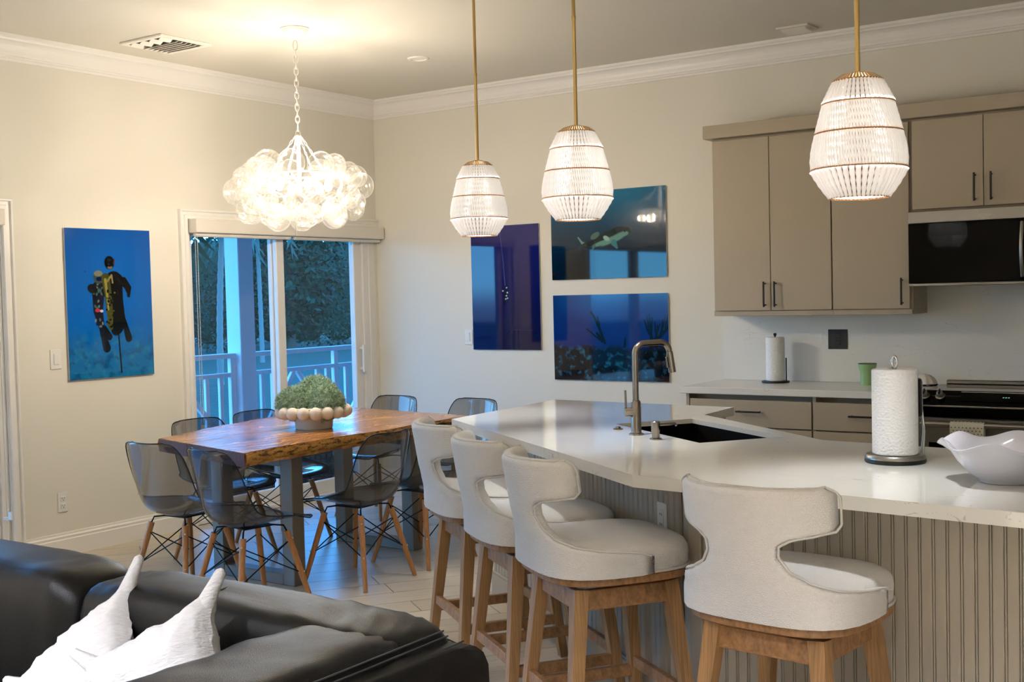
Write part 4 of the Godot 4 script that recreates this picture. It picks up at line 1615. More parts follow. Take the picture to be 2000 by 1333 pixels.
func make_stool() -> Node3D:
	var t := thing("bar_stool", "", "stool", Vector3.ZERO, 0.0, "white upholstered stools around the island")
	# cushion: rounded square, domed
	var b := MB.new()
	var rows := []
	for e in [[0.985, 0.612], [1.0, 0.622], [1.005, 0.655], [0.995, 0.676], [0.965, 0.690], [0.90, 0.699], [0.75, 0.706], [0.5, 0.711], [0.25, 0.713], [0.0, 0.714]]:
		var row := PackedVector3Array()
		for j in 49:
			var a := TAU * (j % 48) / 48.0
			var r := super_r(a, 0.248, 3.4) * float(e[0])
			row.append(Vector3(r * cos(a), e[1], -r * sin(a)))
		rows.append(row)
	b.grid(rows, true)
	part(t, "seat_cushion", b, M.boucle)
	b = MB.new()
	var ring := []
	for j in 48:
		var a := TAU * j / 48.0
		var r := super_r(a, 0.251, 3.4)
		ring.append(Vector3(r * cos(a), 0.616, -r * sin(a)))
	b.tube(ring, 0.0045, 6, false, true)
	part(t, "seat_piping", b, M.piping)
	# hammerhead back that wraps the seat
	var ang := [[0.612, 1.80], [0.668, 1.80], [0.686, 1.62], [0.698, 1.20], [0.712, 0.88], [0.735, 0.64], [0.765, 0.47], [0.80, 0.40], [0.828, 0.41], [0.846, 0.52], [0.858, 0.78], [0.867, 0.98], [0.885, 1.04], [0.955, 1.05], [0.970, 1.02], [0.984, 0.93]]
	rows = []
	var n_h := 64
	var n_s := 20
	var edge_r := []
	var edge_l := []
	var levels := []
	for i in n_h + 1:
		levels.append(lerpf(0.612, 0.966, float(i) / n_h))
	levels.append_array([0.970, 0.974, 0.978, 0.981, 0.983, 0.984])
	for i in levels.size():
		var h: float = levels[i]
		var a := key(ang, h)
		var th := 0.026 * sqrt(clampf((0.984 - h) / 0.02, 0.0, 1.0)) * (0.55 if h < 0.66 else lerpf(0.55, 1.0, clampf((h - 0.66) / 0.08, 0, 1)))
		var up := clampf((h - 0.66) / 0.14, 0.0, 1.0)
		var row := PackedVector3Array()
		for side in [1.0, -1.0]:
			for j in n_s + 1:
				var s: float = (-1.0 + 2.0 * j / n_s) * side
				if side < 0 and (j == 0 or j == n_s):
					continue
				var q: float = s * a
				var r := lerpf(super_r(q + PI / 2, 0.257, 3.4), 0.258, up)
				var tt: float = th * pow(1.0 - pow(absf(s), 10.0), 0.5) * side
				var z := cos(q) * (r + tt) + (h - 0.64) * 0.16 * up
				row.append(Vector3(sin(q) * (r + tt), h, z))
		row.append(row[0])
		rows.append(row)
		var rr := lerpf(super_r(a + PI / 2, 0.257, 3.4), 0.258, up) + th * 0.75
		if h < 0.668:
			continue
		for sg in [-1.0, 1.0]:
			var p := Vector3(sin(a * 0.985) * rr * sg, h, cos(a * 0.985) * rr + (h - 0.64) * 0.16 * up)
			if sg > 0:
				edge_r.append(p)
			else:
				edge_l.append(p)
	b = MB.new()
	b.grid(rows, true)
	part(t, "backrest", b, M.boucle)
	b = MB.new()
	var path := edge_r.duplicate()
	var topz := 0.258 + 0.026 * 0.5
	for j in range(1, 12):
		var q := lerpf(0.93, -0.93, j / 12.0)
		path.append(Vector3(sin(q) * topz, 0.978, cos(q) * topz + 0.054))
	edge_l.reverse()
	path.append_array(edge_l)
	b.tube(path, 0.0036, 6)
	part(t, "back_piping", b, M.piping)
	b = MB.new()
	var poly := PackedVector2Array()
	for j in 40:
		var a := TAU * j / 40.0
		var r := super_r(a, 0.250, 3.4)
		poly.append(Vector2(r * cos(a), r * sin(a)))
	b.prism(poly, 0.584, 0.611, 0.003)
	part(t, "seat_ring", b, M.oak_rail)
	b = MB.new()
	b.box(Vector3(0, 0.573, 0), Vector3(0.27, 0.022, 0.27), 0.002, Basis(Vector3.UP, 0.12))
	part(t, "swivel_plate", b, M.matte_black)
	var c := [[-1, -1], [1, -1], [1, 1], [-1, 1]]
	for s in c:
		b = MB.new()
		b.bar(Vector3(s[0] * 0.218, 0.0, s[1] * 0.218), Vector3(s[0] * 0.158, 0.562, s[1] * 0.158), 0.034, 0.034, Vector3.RIGHT, 0.002, 0.048, 0.048)
		part(t, "leg", b, M.oak)
	for k in 4:
		var p: Array = c[k]
		var q: Array = c[(k + 1) % 4]
		b = MB.new()
		b.bar(Vector3(p[0] * 0.160, 0.526, p[1] * 0.160), Vector3(q[0] * 0.160, 0.526, q[1] * 0.160), 0.065, 0.024, Vector3.UP, 0.002)
		part(t, "apron_rail", b, M.oak_rail)
		var y := 0.19 if k % 2 == 0 else 0.155
		var f := lerpf(0.218, 0.158, y / 0.562)
		b = MB.new()
		b.bar(Vector3(p[0] * f, y, p[1] * f), Vector3(q[0] * f, y, q[1] * f), 0.040, 0.024, Vector3.UP, 0.002)
		part(t, "stretcher", b, M.oak_rail)
	return t

func build_stools() -> void:
	var spots := [
		[3.330, 3.106, -0.615, "white upholstered wing-back stool at the island corner beside the dining table"],
		[3.800, 3.446, -0.615, "white upholstered wing-back stool in the middle of the island's slanted side"],
		[4.250, 3.752, -0.615, "white upholstered wing-back stool beside the island's front outlet"],
		[4.985, 3.945, -0.10, "white upholstered wing-back stool alone on the island's straight side"],
	]
	var proto := make_stool()
	for i in 4:
		var s: Array = spots[i]
		if i == 0:
			proto.position = Vector3(s[0], 0, s[1])
			proto.rotation.y = s[2]
			proto.set_meta("label", s[3])
		else:
			dup(proto, "bar_stool", s[3], Vector3(s[0], 0, s[1]), s[2])

# ------------------------------------------------------------------ planter
func build_planter() -> void:
	var t := thing("bead_planter", "white low bowl planter ringed with big beads on the table", "planter", Vector3(1.425, 0.76, 2.215))
	var b := MB.new()
	b.lathe([Vector2(0, 0.0), Vector2(0.100, 0.0), Vector2(0.106, 0.006), Vector2(0.110, 0.05), Vector2(0.118, 0.062), Vector2(0.165, 0.068), Vector2(0.182, 0.085), Vector2(0.184, 0.122), Vector2(0.176, 0.128), Vector2(0.168, 0.124), Vector2(0.165, 0.09), Vector2(0.0, 0.085)], 40)
	part(t, "bowl", b, M.chalk_white)
	b = MB.new()
	b.ball(Vector3.ZERO, Vector3.ONE * 0.0365, 12, 18)
	var bm := b.mesh()
	for k in 17:
		var o := part(t, "bead", bm, M.chalk_white)
		o.position = Vector3(cos(TAU * k / 17) * 0.186, 0.098, sin(TAU * k / 17) * 0.186)
	b = MB.new()
	b.lathe([Vector2(0.166, 0.100), Vector2(0.10, 0.115), Vector2(0, 0.12)], 24)
	part(t, "soil", b, M.soil)
	# three cushions of fine needle leaves
	var labels := ["rounded sage green cushion plant in the bead planter, window side", "tall rounded sage green cushion plant at the back of the bead planter", "rounded sage green cushion plant in the bead planter, island side"]
	var spots := [[Vector3(-0.07, 0.135, 0.075), 0.115], [Vector3(-0.055, 0.175, -0.085), 0.125], [Vector3(0.085, 0.135, -0.005), 0.118]]
	rng.seed = 99
	for i in 3:
		var c: Vector3 = spots[i][0]
		var r: float = spots[i][1]
		var p := thing("cushion_plant", labels[i], "plant", Vector3(1.425, 0.76, 2.215) + c, 0.0, "cushion plants in the bead planter")
		b = MB.new()
		b.ball(Vector3.ZERO, Vector3.ONE * r * 0.82, 10, 16)
		part(p, "inner_foliage", b, M.sage_leaf)
		b = MB.new()
		for k in 1500:
			var d := Vector3(rng.randfn(), absf(rng.randfn()) - 0.25, rng.randfn()).normalized()
			var base := d * r * 0.78
			var tip := (d + Vector3(rng.randfn(), rng.randfn(), rng.randfn()) * 0.22).normalized() * r * rng.randf_range(0.95, 1.12)
			var s := d.cross(Vector3(rng.randfn(), rng.randfn(), rng.randfn())).normalized() * 0.0026
			var s2 := d.cross(s).normalized() * 0.0026
			b.tri(base - s, base + s, tip)
			b.tri(base - s2, base + s2, tip)
			# forked twig near the tip
			var mid := base.lerp(tip, 0.6)
			b.tri(mid - s, mid + s, mid + (tip - base) * 0.35 + s * 5.0)
			b.tri(mid - s2, mid + s2, mid + (tip - base) * 0.35 - s * 5.0)
		part(p, "needle_leaves", b, M.sage_leaf)

# ------------------------------------------------------------------ island
const COUNTER := 0.914
const TOP := [Vector2(2.793, 2.683), Vector2(4.403, 3.82), Vector2(6.25, 4.0), Vector2(6.25, 2.90), Vector2(4.64, 2.745), Vector2(3.821, 2.068), Vector2(3.80, 1.69), Vector2(2.712, 1.642)]
const SINK_C := Vector2(4.049, 2.6325)
const SINK_A := 0.618   # turn of the sink and of the slanted side

func sink_corner(sx: float, sz: float, grow := 0.0) -> Vector2:
	var d := Vector2(cos(SINK_A), sin(SINK_A))
	var o := Vector2(-d.y, d.x)
	return SINK_C + d * (sx * (0.385 + grow)) + o * (sz * (0.193 + grow))

func build_island() -> void:
	# worktop with the sink cut out: the plate is split in two along the cut's long axis
	var hole := [sink_corner(-1, -1), sink_corner(1, -1), sink_corner(1, 1), sink_corner(-1, 1)]
	var top := thing("island_worktop", "glossy white quartz worktop of the angled island", "worktop")
	var b := MB.new()
	var y0 := COUNTER - 0.04
	var key_poly := PackedVector2Array()
	# outer loop, a cut from corner 5 to the hole, the hole backwards, and back
	for k in 6:
		key_poly.append(TOP[k])
	for k in [1, 2, 3, 0, 1]:
		key_poly.append(hole[k])
	key_poly.append(TOP[5] + Vector2(-0.0004, 0.0002))
	for k in [6, 7]:
		key_poly.append(TOP[k])
	var tris := Geometry2D.triangulate_polygon(key_poly)
	if tris.is_empty():
		push_warning("worktop did not triangulate")
	for k in range(0, tris.size(), 3):
		var p := [key_poly[tris[k]], key_poly[tris[k + 1]], key_poly[tris[k + 2]]]
		if (p[1] - p[0]).cross(p[2] - p[0]) > 0:
			p = [p[0], p[2], p[1]]
		b._ptri(p[0], p[1], p[2], COUNTER, Vector3.UP)
		b._ptri(p[0], p[2], p[1], y0, Vector3.DOWN)
	for k in TOP.size():
		var p: Vector2 = TOP[k]
		var q: Vector2 = TOP[(k + 1) % TOP.size()]
		b.quad(Vector3(p.x, y0, p.y), Vector3(q.x, y0, q.y), Vector3(q.x, COUNTER, q.y), Vector3(p.x, COUNTER, p.y))
	for k in 4:
		var p: Vector2 = hole[k]
		var q: Vector2 = hole[(k + 1) % 4]
		b.quad(Vector3(p.x, COUNTER - 0.02, p.y), Vector3(q.x, COUNTER - 0.02, q.y), Vector3(q.x, COUNTER, q.y), Vector3(p.x, COUNTER, p.y))
	part(top, "quartz_slab", b, M.quartz)
	# base
	var base := thing("kitchen_island", "greige beadboard island base under the white worktop", "island")
	var n1 := Vector2(0.577, -0.817)
	var n2 := Vector2(0.097, -0.995)
	var d1 := (TOP[1] - TOP[0]).normalized() as Vector2
	var d2 := (TOP[2] - TOP[1]).normalized() as Vector2
	n1 = Vector2(d1.y, -d1.x)
	n2 = Vector2(d2.y, -d2.x)
	var over := 0.262
	var corner: Vector2 = Geometry2D.line_intersects_line(TOP[0] + n1 * over, d1, TOP[1] + n2 * over, d2)
	var start: Vector2 = Geometry2D.line_intersects_line(TOP[0] + n1 * over, d1, TOP[7] + Vector2(0.03, 0.03), (TOP[0] - TOP[7]).normalized())
	var poly := PackedVector2Array([start, corner, Vector2(6.2, (TOP[1] + n2 * over + d2 * ((6.2 - TOP[1].x) / d2.x)).y), Vector2(6.2, 2.93), Vector2(4.62, 2.785), Vector2(3.79, 2.10), Vector2(3.77, 1.72), Vector2(2.742, 1.672)])
	b = MB.new()
	b.prism(poly, 0.0, y0, 0.0, false, false)
	part(base, "carcass", b, M.bead_paint)
	# beadboard strips on the two seating sides
	var strip := MB.new()
	strip.box(Vector3(0, (y0 + 0.11) * 0.5, 0.0045), Vector3(0.0314, y0 - 0.11, 0.009), 0.0022)
	strip.box(Vector3(0.02025, (y0 + 0.11) * 0.5, 0.0042), Vector3(0.0056, y0 - 0.11, 0.0084), 0.0018)
	var sm := strip.mesh()
	for e in [[start, corner, 0], [corner, poly[2], 1]]:
		var a: Vector2 = e[0]
		var d: Vector2 = (e[1] - a).normalized()
		var ln: float = a.distance_to(e[1])
		var out := Vector2(-d.y, d.x)
		var k := 0
		var s := 0.055 if e[2] == 1 else 0.03
		while s + 0.03 < ln - (0.045 if e[2] == 0 else 0.0):
			var p := a + d * s
			var o := part(base, "beadboard_strip", sm, M.bead_paint)
			o.transform = Transform3D(Basis(Vector3(d.x, 0, d.y), Vector3.UP, Vector3(out.x, 0, out.y)), Vector3(p.x, 0, p.y))
			s += 0.0405
			k += 1
		b = MB.new()
		b.xf = Transform3D(Basis(Vector3(d.x, 0, d.y), Vector3.UP, Vector3(out.x, 0, out.y)), Vector3(a.x, 0, a.y))
		b.box(Vector3(ln * 0.5, 0.055, 0.010), Vector3(ln, 0.11, 0.020), 0.003)
		b.box(Vector3(ln * 0.5, 0.116, 0.008), Vector3(ln - 0.001, 0.013, 0.017), 0.003)
		part(base, "base_moulding", b, M.bead_paint)
	b = MB.new()
	b.xf = Transform3D(Basis(Vector3.UP, 0), Vector3(corner.x, 0, corner.y))
	b.box(Vector3(0.004, y0 * 0.5, 0.002), Vector3(0.05, y0, 0.03), 0.003, Basis(Vector3.UP, -0.10))
	b.box(Vector3(-0.022, y0 * 0.5, -0.010), Vector3(0.05, y0, 0.03), 0.003, Basis(Vector3.UP, -0.615))
	part(base, "corner_post", b, M.bead_paint)
	# outlet on the slanted side
	var op := corner - d1 * 0.215
	var t := thing("wall_outlet", "white outlet set in the island's slanted beadboard side", "outlet", Vector3(op.x - n1.x * 0.009, 0.70, op.y - n1.y * 0.009), atan2(-n1.x, -n1.y))
	b = MB.new()
	b.box(Vector3(0, 0, 0.003), Vector3(0.07, 0.118, 0.006), 0.002)
	part(t, "cover_plate", b, M.white_plastic)
	b = MB.new()
	b.box(Vector3(0, 0, 0.007), Vector3(0.034, 0.068, 0.004), 0.002)
	var so := part(t, "socket", b, M.white_plastic)
	b = MB.new()
	for s in [-0.018, 0.018]:
		b.box(Vector3(-0.006, s, 0.0092), Vector3(0.0025, 0.009, 0.001))
		b.box(Vector3(0.006, s, 0.0092), Vector3(0.0025, 0.009, 0.001))
	part(so, "slots", b, M.dark_slot)
	# sink
	var sk := thing("kitchen_sink", "black undermount sink set into the island worktop", "sink", Vector3(SINK_C.x, COUNTER - 0.0205, SINK_C.y), -SINK_A)
	b = MB.new()
	var w := 0.385
	var l := 0.193
	for s in [-1.0, 1.0]:
		b.box(Vector3(s * (w + 0.006), -0.11, 0), Vector3(0.012, 0.22, l * 2 + 0.024))
		b.box(Vector3(0, -0.11, s * (l + 0.006)), Vector3(w * 2 + 0.024, 0.22, 0.012))
	b.box(Vector3(0, -0.226, 0), Vector3(w * 2 + 0.024, 0.012, l * 2 + 0.024))
	part(sk, "basin", b, M.sink_black)
	b = MB.new()
	b.lathe([Vector2(0, -0.215), Vector2(0.04, -0.215), Vector2(0.045, -0.219)], 20)
	part(sk, "drain", b, M.brushed_nickel)
	# faucet
	var f := thing("kitchen_faucet", "tall brushed nickel pull-down faucet beside the sink", "faucet", Vector3(3.906, COUNTER, 2.885), -SINK_A)
	b = MB.new()
	b.lathe([Vector2(0.0, 0.0), Vector2(0.030, 0.0), Vector2(0.030, 0.006), Vector2(0.021, 0.010), Vector2(0.0205, 0.135), Vector2(0.016, 0.142), Vector2(0.0, 0.142)], 24)
	part(f, "base_body", b, M.brushed_nickel)
	# riser, bend, arm towards the sink (local -z), bend down
	var pts := [Vector3(0, 0.138, 0), Vector3(0, 0.33, 0)]
	for k in range(1, 9):
		var a := PI / 2 * k / 8
		pts.append(Vector3(0, 0.33 + 0.045 * sin(a), -0.045 * (1 - cos(a))))
	pts.append(Vector3(0, 0.376, -0.115))
	for k in range(1, 9):
		var a := 1.42 * k / 8
		pts.append(Vector3(0, 0.376 - 0.042 * (1 - cos(a)), -0.115 - 0.042 * sin(a)))
	b = MB.new()
	b.tube(pts, 0.0125, 14)
	part(f, "spout", b, M.brushed_nickel)
	b = MB.new()
	b.tube([Vector3(0, 0.338, -0.157), Vector3(0, 0.325, -0.159), Vector3(0, 0.25, -0.170)], [0.0125, 0.0145, 0.0155], 14)
	b.box(Vector3(0, 0.292, -0.146), Vector3(0.012, 0.045, 0.006), 0.002, Basis(Vector3.RIGHT, 0.14))
	part(f, "spray_head", b, M.brushed_nickel)
	b = MB.new()
	b.tube([Vector3(0, 0.095, 0), Vector3(-0.012, 0.095, 0.045)], 0.019, 16)
	b.tube([Vector3(-0.010, 0.095, 0.040), Vector3(-0.010, 0.185, 0.042)], 0.0048, 8)
	part(f, "lever", b, M.brushed_nickel)
	var s2 := thing("soap_dispenser", "short brushed nickel soap dispenser between faucet and sink corner", "soap dispenser", Vector3(4.049, COUNTER, 2.987), -SINK_A)
	b = MB.new()
	b.lathe([Vector2(0, 0), Vector2(0.025, 0.0), Vector2(0.025, 0.005), Vector2(0.016, 0.008), Vector2(0.016, 0.03), Vector2(0.018, 0.033), Vector2(0.018, 0.07), Vector2(0.015, 0.073), Vector2(0, 0.073)], 20)
	part(s2, "pump_body", b, M.brushed_nickel)
	b = MB.new()
	b.tube([Vector3(0, 0.058, -0.012), Vector3(0, 0.058, -0.085), Vector3(0, 0.05, -0.092)], 0.0055, 10)
	part(s2, "nozzle", b, M.brushed_nickel)
	b = MB.new()
	b.lathe([Vector2(0, 0), Vector2(0.022, 0.0), Vector2(0.022, 0.003), Vector2(0.012, 0.007), Vector2(0.011, 0.012), Vector2(0, 0.013)], 20)
	var o := part(self, "sink_air_switch", b, M.brushed_nickel)
	o.position = Vector3(3.74, COUNTER, 2.745)
	tag(o, "small round metal button on the worktop beside the faucet", "button")

# ------------------------------------------------------------------ kitchen units
func bar_handle(parent: Node, c: Vector3, l: float, vertical: bool) -> void:
	var b := MB.new()
	var d := Vector3.UP if vertical else Vector3.RIGHT
	b.bar(c - d * l * 0.5 + Vector3(0, 0, 0.032), c + d * l * 0.5 + Vector3(0, 0, 0.032), 0.010, 0.010, Vector3.BACK, 0.002)
	for s in [-0.42, 0.42]:
		b.tube([c + d * l * s, c + d * l * s + Vector3(0, 0, 0.032)], 0.0045, 8)
	part(parent, "handle", b, M.matte_black)

func door(parent: Node, x0: float, x1: float, y0: float, y1: float, z: float, hx: float, hy: float, hl := 0.155, vertical := true, called := "door") -> void:
	var b := MB.new()
	b.box(Vector3((x0 + x1) * 0.5, (y0 + y1) * 0.5, z + 0.010), Vector3(x1 - x0 - 0.004, y1 - y0 - 0.004, 0.020), 0.0015)
	var d := part(parent, called, b, M.greige)
	bar_handle(d, Vector3(hx, hy, z + 0.020), hl, vertical)

func carcass(parent: Node, x0: float, x1: float, y0: float, y1: float, z1: float) -> void:
	var b := MB.new()
	if y0 < 0.5:
		# base units: a finger channel runs back above the drawers, and a side cheek stands to the front
		b.bx(Vector3(x0, y0, 0.001), Vector3(x1, 0.835, z1 - 0.012))
		b.bx(Vector3(x0, 0.8355, 0.001), Vector3(x1, y1, z1 - 0.09))
		b.bx(Vector3(x0 + 0.0005, y0 + 0.001, z1 - 0.10), Vector3(x0 + 0.02, y1 - 0.001, z1 + 0.006), 0.001)
	else:
		b.bx(Vector3(x0, y0, 0.001), Vector3(x1, y1, z1 - 0.012))
	part(parent, "carcass", b, M.greige)

func build_kitchen() -> void:
	# wall cabinets
	var zf := 0.312
	var t := thing("wall_cabinet", "greige two-door wall cabinet beside the fish picture", "cabinet", Vector3.ZERO, 0.0, "greige wall cabinets")
	carcass(t, 3.062, 3.828, 1.366, 2.436, zf)
	door(t, 3.072, 3.446, 1.366, 2.426, zf, 3.412, 1.466)
	door(t, 3.446, 3.826, 1.366, 2.426, zf, 3.480, 1.466)
	var b := MB.new()
	b.bx(Vector3(3.062, 1.335, 0.002), Vector3(3.828, 1.366, 0.318), 0.002)
	part(t, "light_rail", b, M.greige)
	t = thing("wall_cabinet", "greige single-door wall cabinet next to the microwave", "cabinet", Vector3.ZERO, 0.0, "greige wall cabinets")
	carcass(t, 3.828, 4.289, 1.366, 2.436, zf)
	door(t, 3.830, 4.280, 1.366, 2.426, zf, 4.240, 1.466)
	b = MB.new()
	b.bx(Vector3(3.828, 1.335, 0.002), Vector3(4.289, 1.366, 0.318), 0.002)
	part(t, "light_rail", b, M.greige)
	t = thing("wall_cabinet", "greige short two-door wall cabinet above the microwave", "cabinet", Vector3.ZERO, 0.0, "greige wall cabinets")
	carcass(t, 4.289, 5.054, 1.912, 2.436, zf)
	door(t, 4.296, 4.683, 1.924, 2.426, zf, 4.640, 2.03)
	door(t, 4.683, 5.050, 1.924, 2.426, zf, 4.727, 2.03)
	t = thing("wall_cabinet", "greige wall cabinet past the microwave, away from the pictures", "cabinet", Vector3.ZERO, 0.0, "greige wall cabinets")
	carcass(t, 5.054, 5.82, 1.366, 2.436, zf)
	door(t, 5.058, 5.436, 1.366, 2.426, zf, 5.40, 1.466)
	door(t, 5.436, 5.816, 1.366, 2.426, zf, 5.472, 1.466)
	b = MB.new()
	b.bx(Vector3(3.030, 2.437, 0.001), Vector3(5.85, 2.517, 0.372), 0.002)
	struct("trim_3", b, M.greige, "greige flat top trim board over the wall cabinets", "cabinet trim")
	# microwave
	t = thing("microwave_oven", "black glass and steel microwave under the short wall cabinet", "microwave", Vector3(4.672, 1.493, 0))
	b = MB.new()
	b.bx(Vector3(-0.378, 0.0, 0.002), Vector3(0.378, 0.416, 0.375), 0.003)
	part(t, "housing", b, M.matte_black)
	b = MB.new()
	b.bx(Vector3(-0.379, 0.350, 0.375), Vector3(0.379, 0.416, 0.405), 0.003)
	part(t, "top_band", b, M.stainless)
	b = MB.new()
	b.bx(Vector3(-0.378, 0.016, 0.375), Vector3(0.22, 0.349, 0.402), 0.002)
	part(t, "door_glass", b, M.black_glass)
	b = MB.new()
	b.bx(Vector3(0.222, 0.016, 0.375), Vector3(0.378, 0.349, 0.400), 0.002)
	part(t, "control_panel", b, M.black_glass)
	b = MB.new()
	b.bx(Vector3(-0.378, 0.0, 0.375), Vector3(0.378, 0.015, 0.404), 0.002)
	part(t, "bottom_trim", b, M.stainless)
	b = MB.new()
	var pts := []
	for k in 11:
		var f := k / 10.0
		pts.append(Vector3(0.222, 0.04 + 0.29 * f, 0.405 + 0.032 * sin(PI * f)))
	b.tube(pts, 0.011, 10)
	part(t, "handle", b, M.stainless)
	var fnt := SystemFont.new()
	fnt.font_names = PackedStringArray(["Droid Serif"])
	fnt.font_italic = true
	var tm := TextMesh.new()
	tm.text = "Whirlpool"
	tm.font = fnt
	tm.font_size = 16
	tm.pixel_size = 0.0012
	tm.depth = 0.0006
	var lo := part(t, "lettering", tm, M.chrome)
	lo.position = Vector3(0.02, 0.381, 0.4056)
	# base cabinets
	var zb := 0.60
	t = thing("base_cabinet", "greige base cabinet with wide drawers under the counter end", "cabinet", Vector3.ZERO, 0.0, "greige base cabinets")
	carcass(t, 3.0, 3.802, 0.09, 0.873, zb)
	door(t, 3.032, 3.800, 0.682, 0.845, zb, 3.42, 0.776, 0.155, false, "drawer")
	door(t, 3.032, 3.800, 0.39, 0.678, zb, 3.42, 0.60, 0.155, false, "drawer")
	door(t, 3.032, 3.800, 0.10, 0.386, zb, 3.42, 0.31, 0.155, false, "drawer")
	t = thing("base_cabinet", "greige base cabinet with narrow drawers beside the range", "cabinet", Vector3.ZERO, 0.0, "greige base cabinets")
	carcass(t, 3.802, 4.405, 0.09, 0.873, zb)
	door(t, 3.806, 4.400, 0.682, 0.845, zb, 4.10, 0.772, 0.155, false, "drawer")
	door(t, 3.806, 4.400, 0.39, 0.678, zb, 4.10, 0.60, 0.155, false, "drawer")
	door(t, 3.806, 4.400, 0.10, 0.386, zb, 4.10, 0.31, 0.155, false, "drawer")
	t = thing("base_cabinet", "greige base cabinet past the range, away from the pictures", "cabinet", Vector3.ZERO, 0.0, "greige base cabinets")
	carcass(t, 5.175, 5.85, 0.09, 0.873, zb)
	door(t, 5.18, 5.845, 0.682, 0.845, zb, 5.50, 0.772, 0.155, false, "drawer")
	door(t, 5.18, 5.845, 0.10, 0.678, zb, 5.24, 0.60, 0.155, true)
	for e in [[3.01, 4.405], [5.175, 5.85]]:
		b = MB.new()
		b.bx(Vector3(e[0], 0, 0.02), Vector3(e[1], 0.09, 0.54))
		struct("trim_4", b, M.greige, "recessed toe kick board under the base cabinets", "toe kick")
	b = MB.new()
	b.bx(Vector3(2.972, 0.874, 0.001), Vector3(4.408, 0.914, 0.635), 0.003)
	var o := part(self, "counter_worktop", b, M.backsplash_stone)
	tag(o, "pale stone worktop along the wall, between wall end and range", "worktop")
	b = MB.new()
	b.bx(Vector3(5.172, 0.874, 0.001), Vector3(5.88, 0.914, 0.635), 0.003)
	o = part(self, "counter_worktop_001", b, M.backsplash_stone)
	tag(o, "pale stone worktop past the range", "worktop")
	b = MB.new()
	b.bx(Vector3(2.982, 0.9145, 0.0015), Vector3(5.88, 1.495, 0.02), 0.001)
	o = part(self, "stone_backsplash", b, M.backsplash_stone)
	tag(o, "pale veined stone backsplash behind the kitchen counter", "backsplash")
	# range
	t = thing("kitchen_range", "black and steel slide-in range with a towel on its handle", "range", Vector3(4.79, 0, 0))
	b = MB.new()
	b.bx(Vector3(-0.380, 0.06, 0.02), Vector3(0.380, 0.905, 0.64), 0.003)
	part(t, "oven_body", b, M.matte_black)
	b = MB.new()
	b.bx(Vector3(-0.381, 0.905, 0.02), Vector3(0.381, 0.922, 0.60), 0.003)
	part(t, "cooktop", b, M.black_glass)
	b = MB.new()
	b.bx(Vector3(-0.381, 0.922, 0.02), Vector3(0.381, 0.945, 0.075), 0.004)
	part(t, "rear_trim", b, M.stainless)
	# sloped control panel
	var slope := Basis(Vector3.RIGHT, 0.70)
	b = MB.new()
	b.box(Vector3(0, 0.892, 0.640), Vector3(0.762, 0.012, 0.108), 0.003, slope)
	part(t, "control_panel", b, M.black_glass)
	b = MB.new()
	b.box(Vector3(0.02, 0.8995, 0.6445), Vector3(0.36, 0.004, 0.062), 0.001, slope)
	var disp := part(t, "display_panel", b, M.black_glass)
	b = MB.new()
	for k in 3:
		b.box(Vector3(0.055 + k * 0.013, 0.9025, 0.6465), Vector3(0.008, 0.0012, 0.004), 0.0, slope)
	part(disp, "display_digits", b, M.clock_glow)
	var cbm := MB.new()
	cbm.box(Vector3(0.02, 0.924, 0.612), Vector3(0.37, 0.003, 0.004), 0.001, slope)
	part(disp, "display_trim", cbm, M.chrome)
	for x in [-0.345, -0.265, 0.27, 0.345]:
		b = MB.new()
		b.xf = Transform3D(slope, Vector3(x, 0.898, 0.642))
		b.lathe([Vector2(0.0, 0.004), Vector2(0.026, 0.004), Vector2(0.026, 0.009), Vector2(0.019, 0.012), Vector2(0.017, 0.032), Vector2(0.014, 0.035), Vector2(0, 0.035)], 20)
		var kn := part(t, "knob", b, M.stainless)
		b = MB.new()
		b.xf = Transform3D(slope, Vector3(x, 0.898, 0.642))
		b.box(Vector3(0, 0.040, 0), Vector3(0.007, 0.014, 0.034), 0.002)
		part(kn, "grip", b, M.matte_black)
	# curved steel lip, glass strip, door, handle
	b = MB.new()
	pts = []
	for k in 21:
		var f := k / 20.0
		pts.append(Vector3(-0.38 + 0.76 * f, 0.852, 0.668 + 0.018 * sin(PI * f)))
	b.tube(pts, 0.006, 8)
	part(t, "front_lip", b, M.stainless)
	b = MB.new()
	b.bx(Vector3(-0.379, 0.792, 0.64), Vector3(0.379, 0.85, 0.668), 0.003)
	part(t, "vent_strip", b, M.black_glass)
	b = MB.new()
	b.bx(Vector3(-0.379, 0.20, 0.64), Vector3(0.379, 0.788, 0.672), 0.004)
	var dr := part(t, "oven_door", b, M.stainless)
	b = MB.new()
	b.bx(Vector3(-0.32, 0.26, 0.671), Vector3(0.32, 0.655, 0.674), 0.0)
	part(dr, "door_glass", b, M.black_glass)
	b = MB.new()
	b.tube([Vector3(-0.35, 0.760, 0.722), Vector3(0.35, 0.760, 0.722)], 0.015, 14)
	for x in [-0.33, 0.33]:
		b.tube([Vector3(x, 0.765, 0.67), Vector3(x, 0.760, 0.722)], 0.010, 8)
	part(dr, "handle", b, M.stainless)
	b = MB.new()
	b.bx(Vector3(-0.379, 0.07, 0.64), Vector3(0.379, 0.195, 0.668), 0.003)
	part(t, "lower_drawer", b, M.matte_black)
	# tea towel over the handle
	var tw := thing("tea_towel", "cream dotted tea towel folded over the range handle", "towel", Vector3(4.682, 0.760, 0.722))
	var rows := []
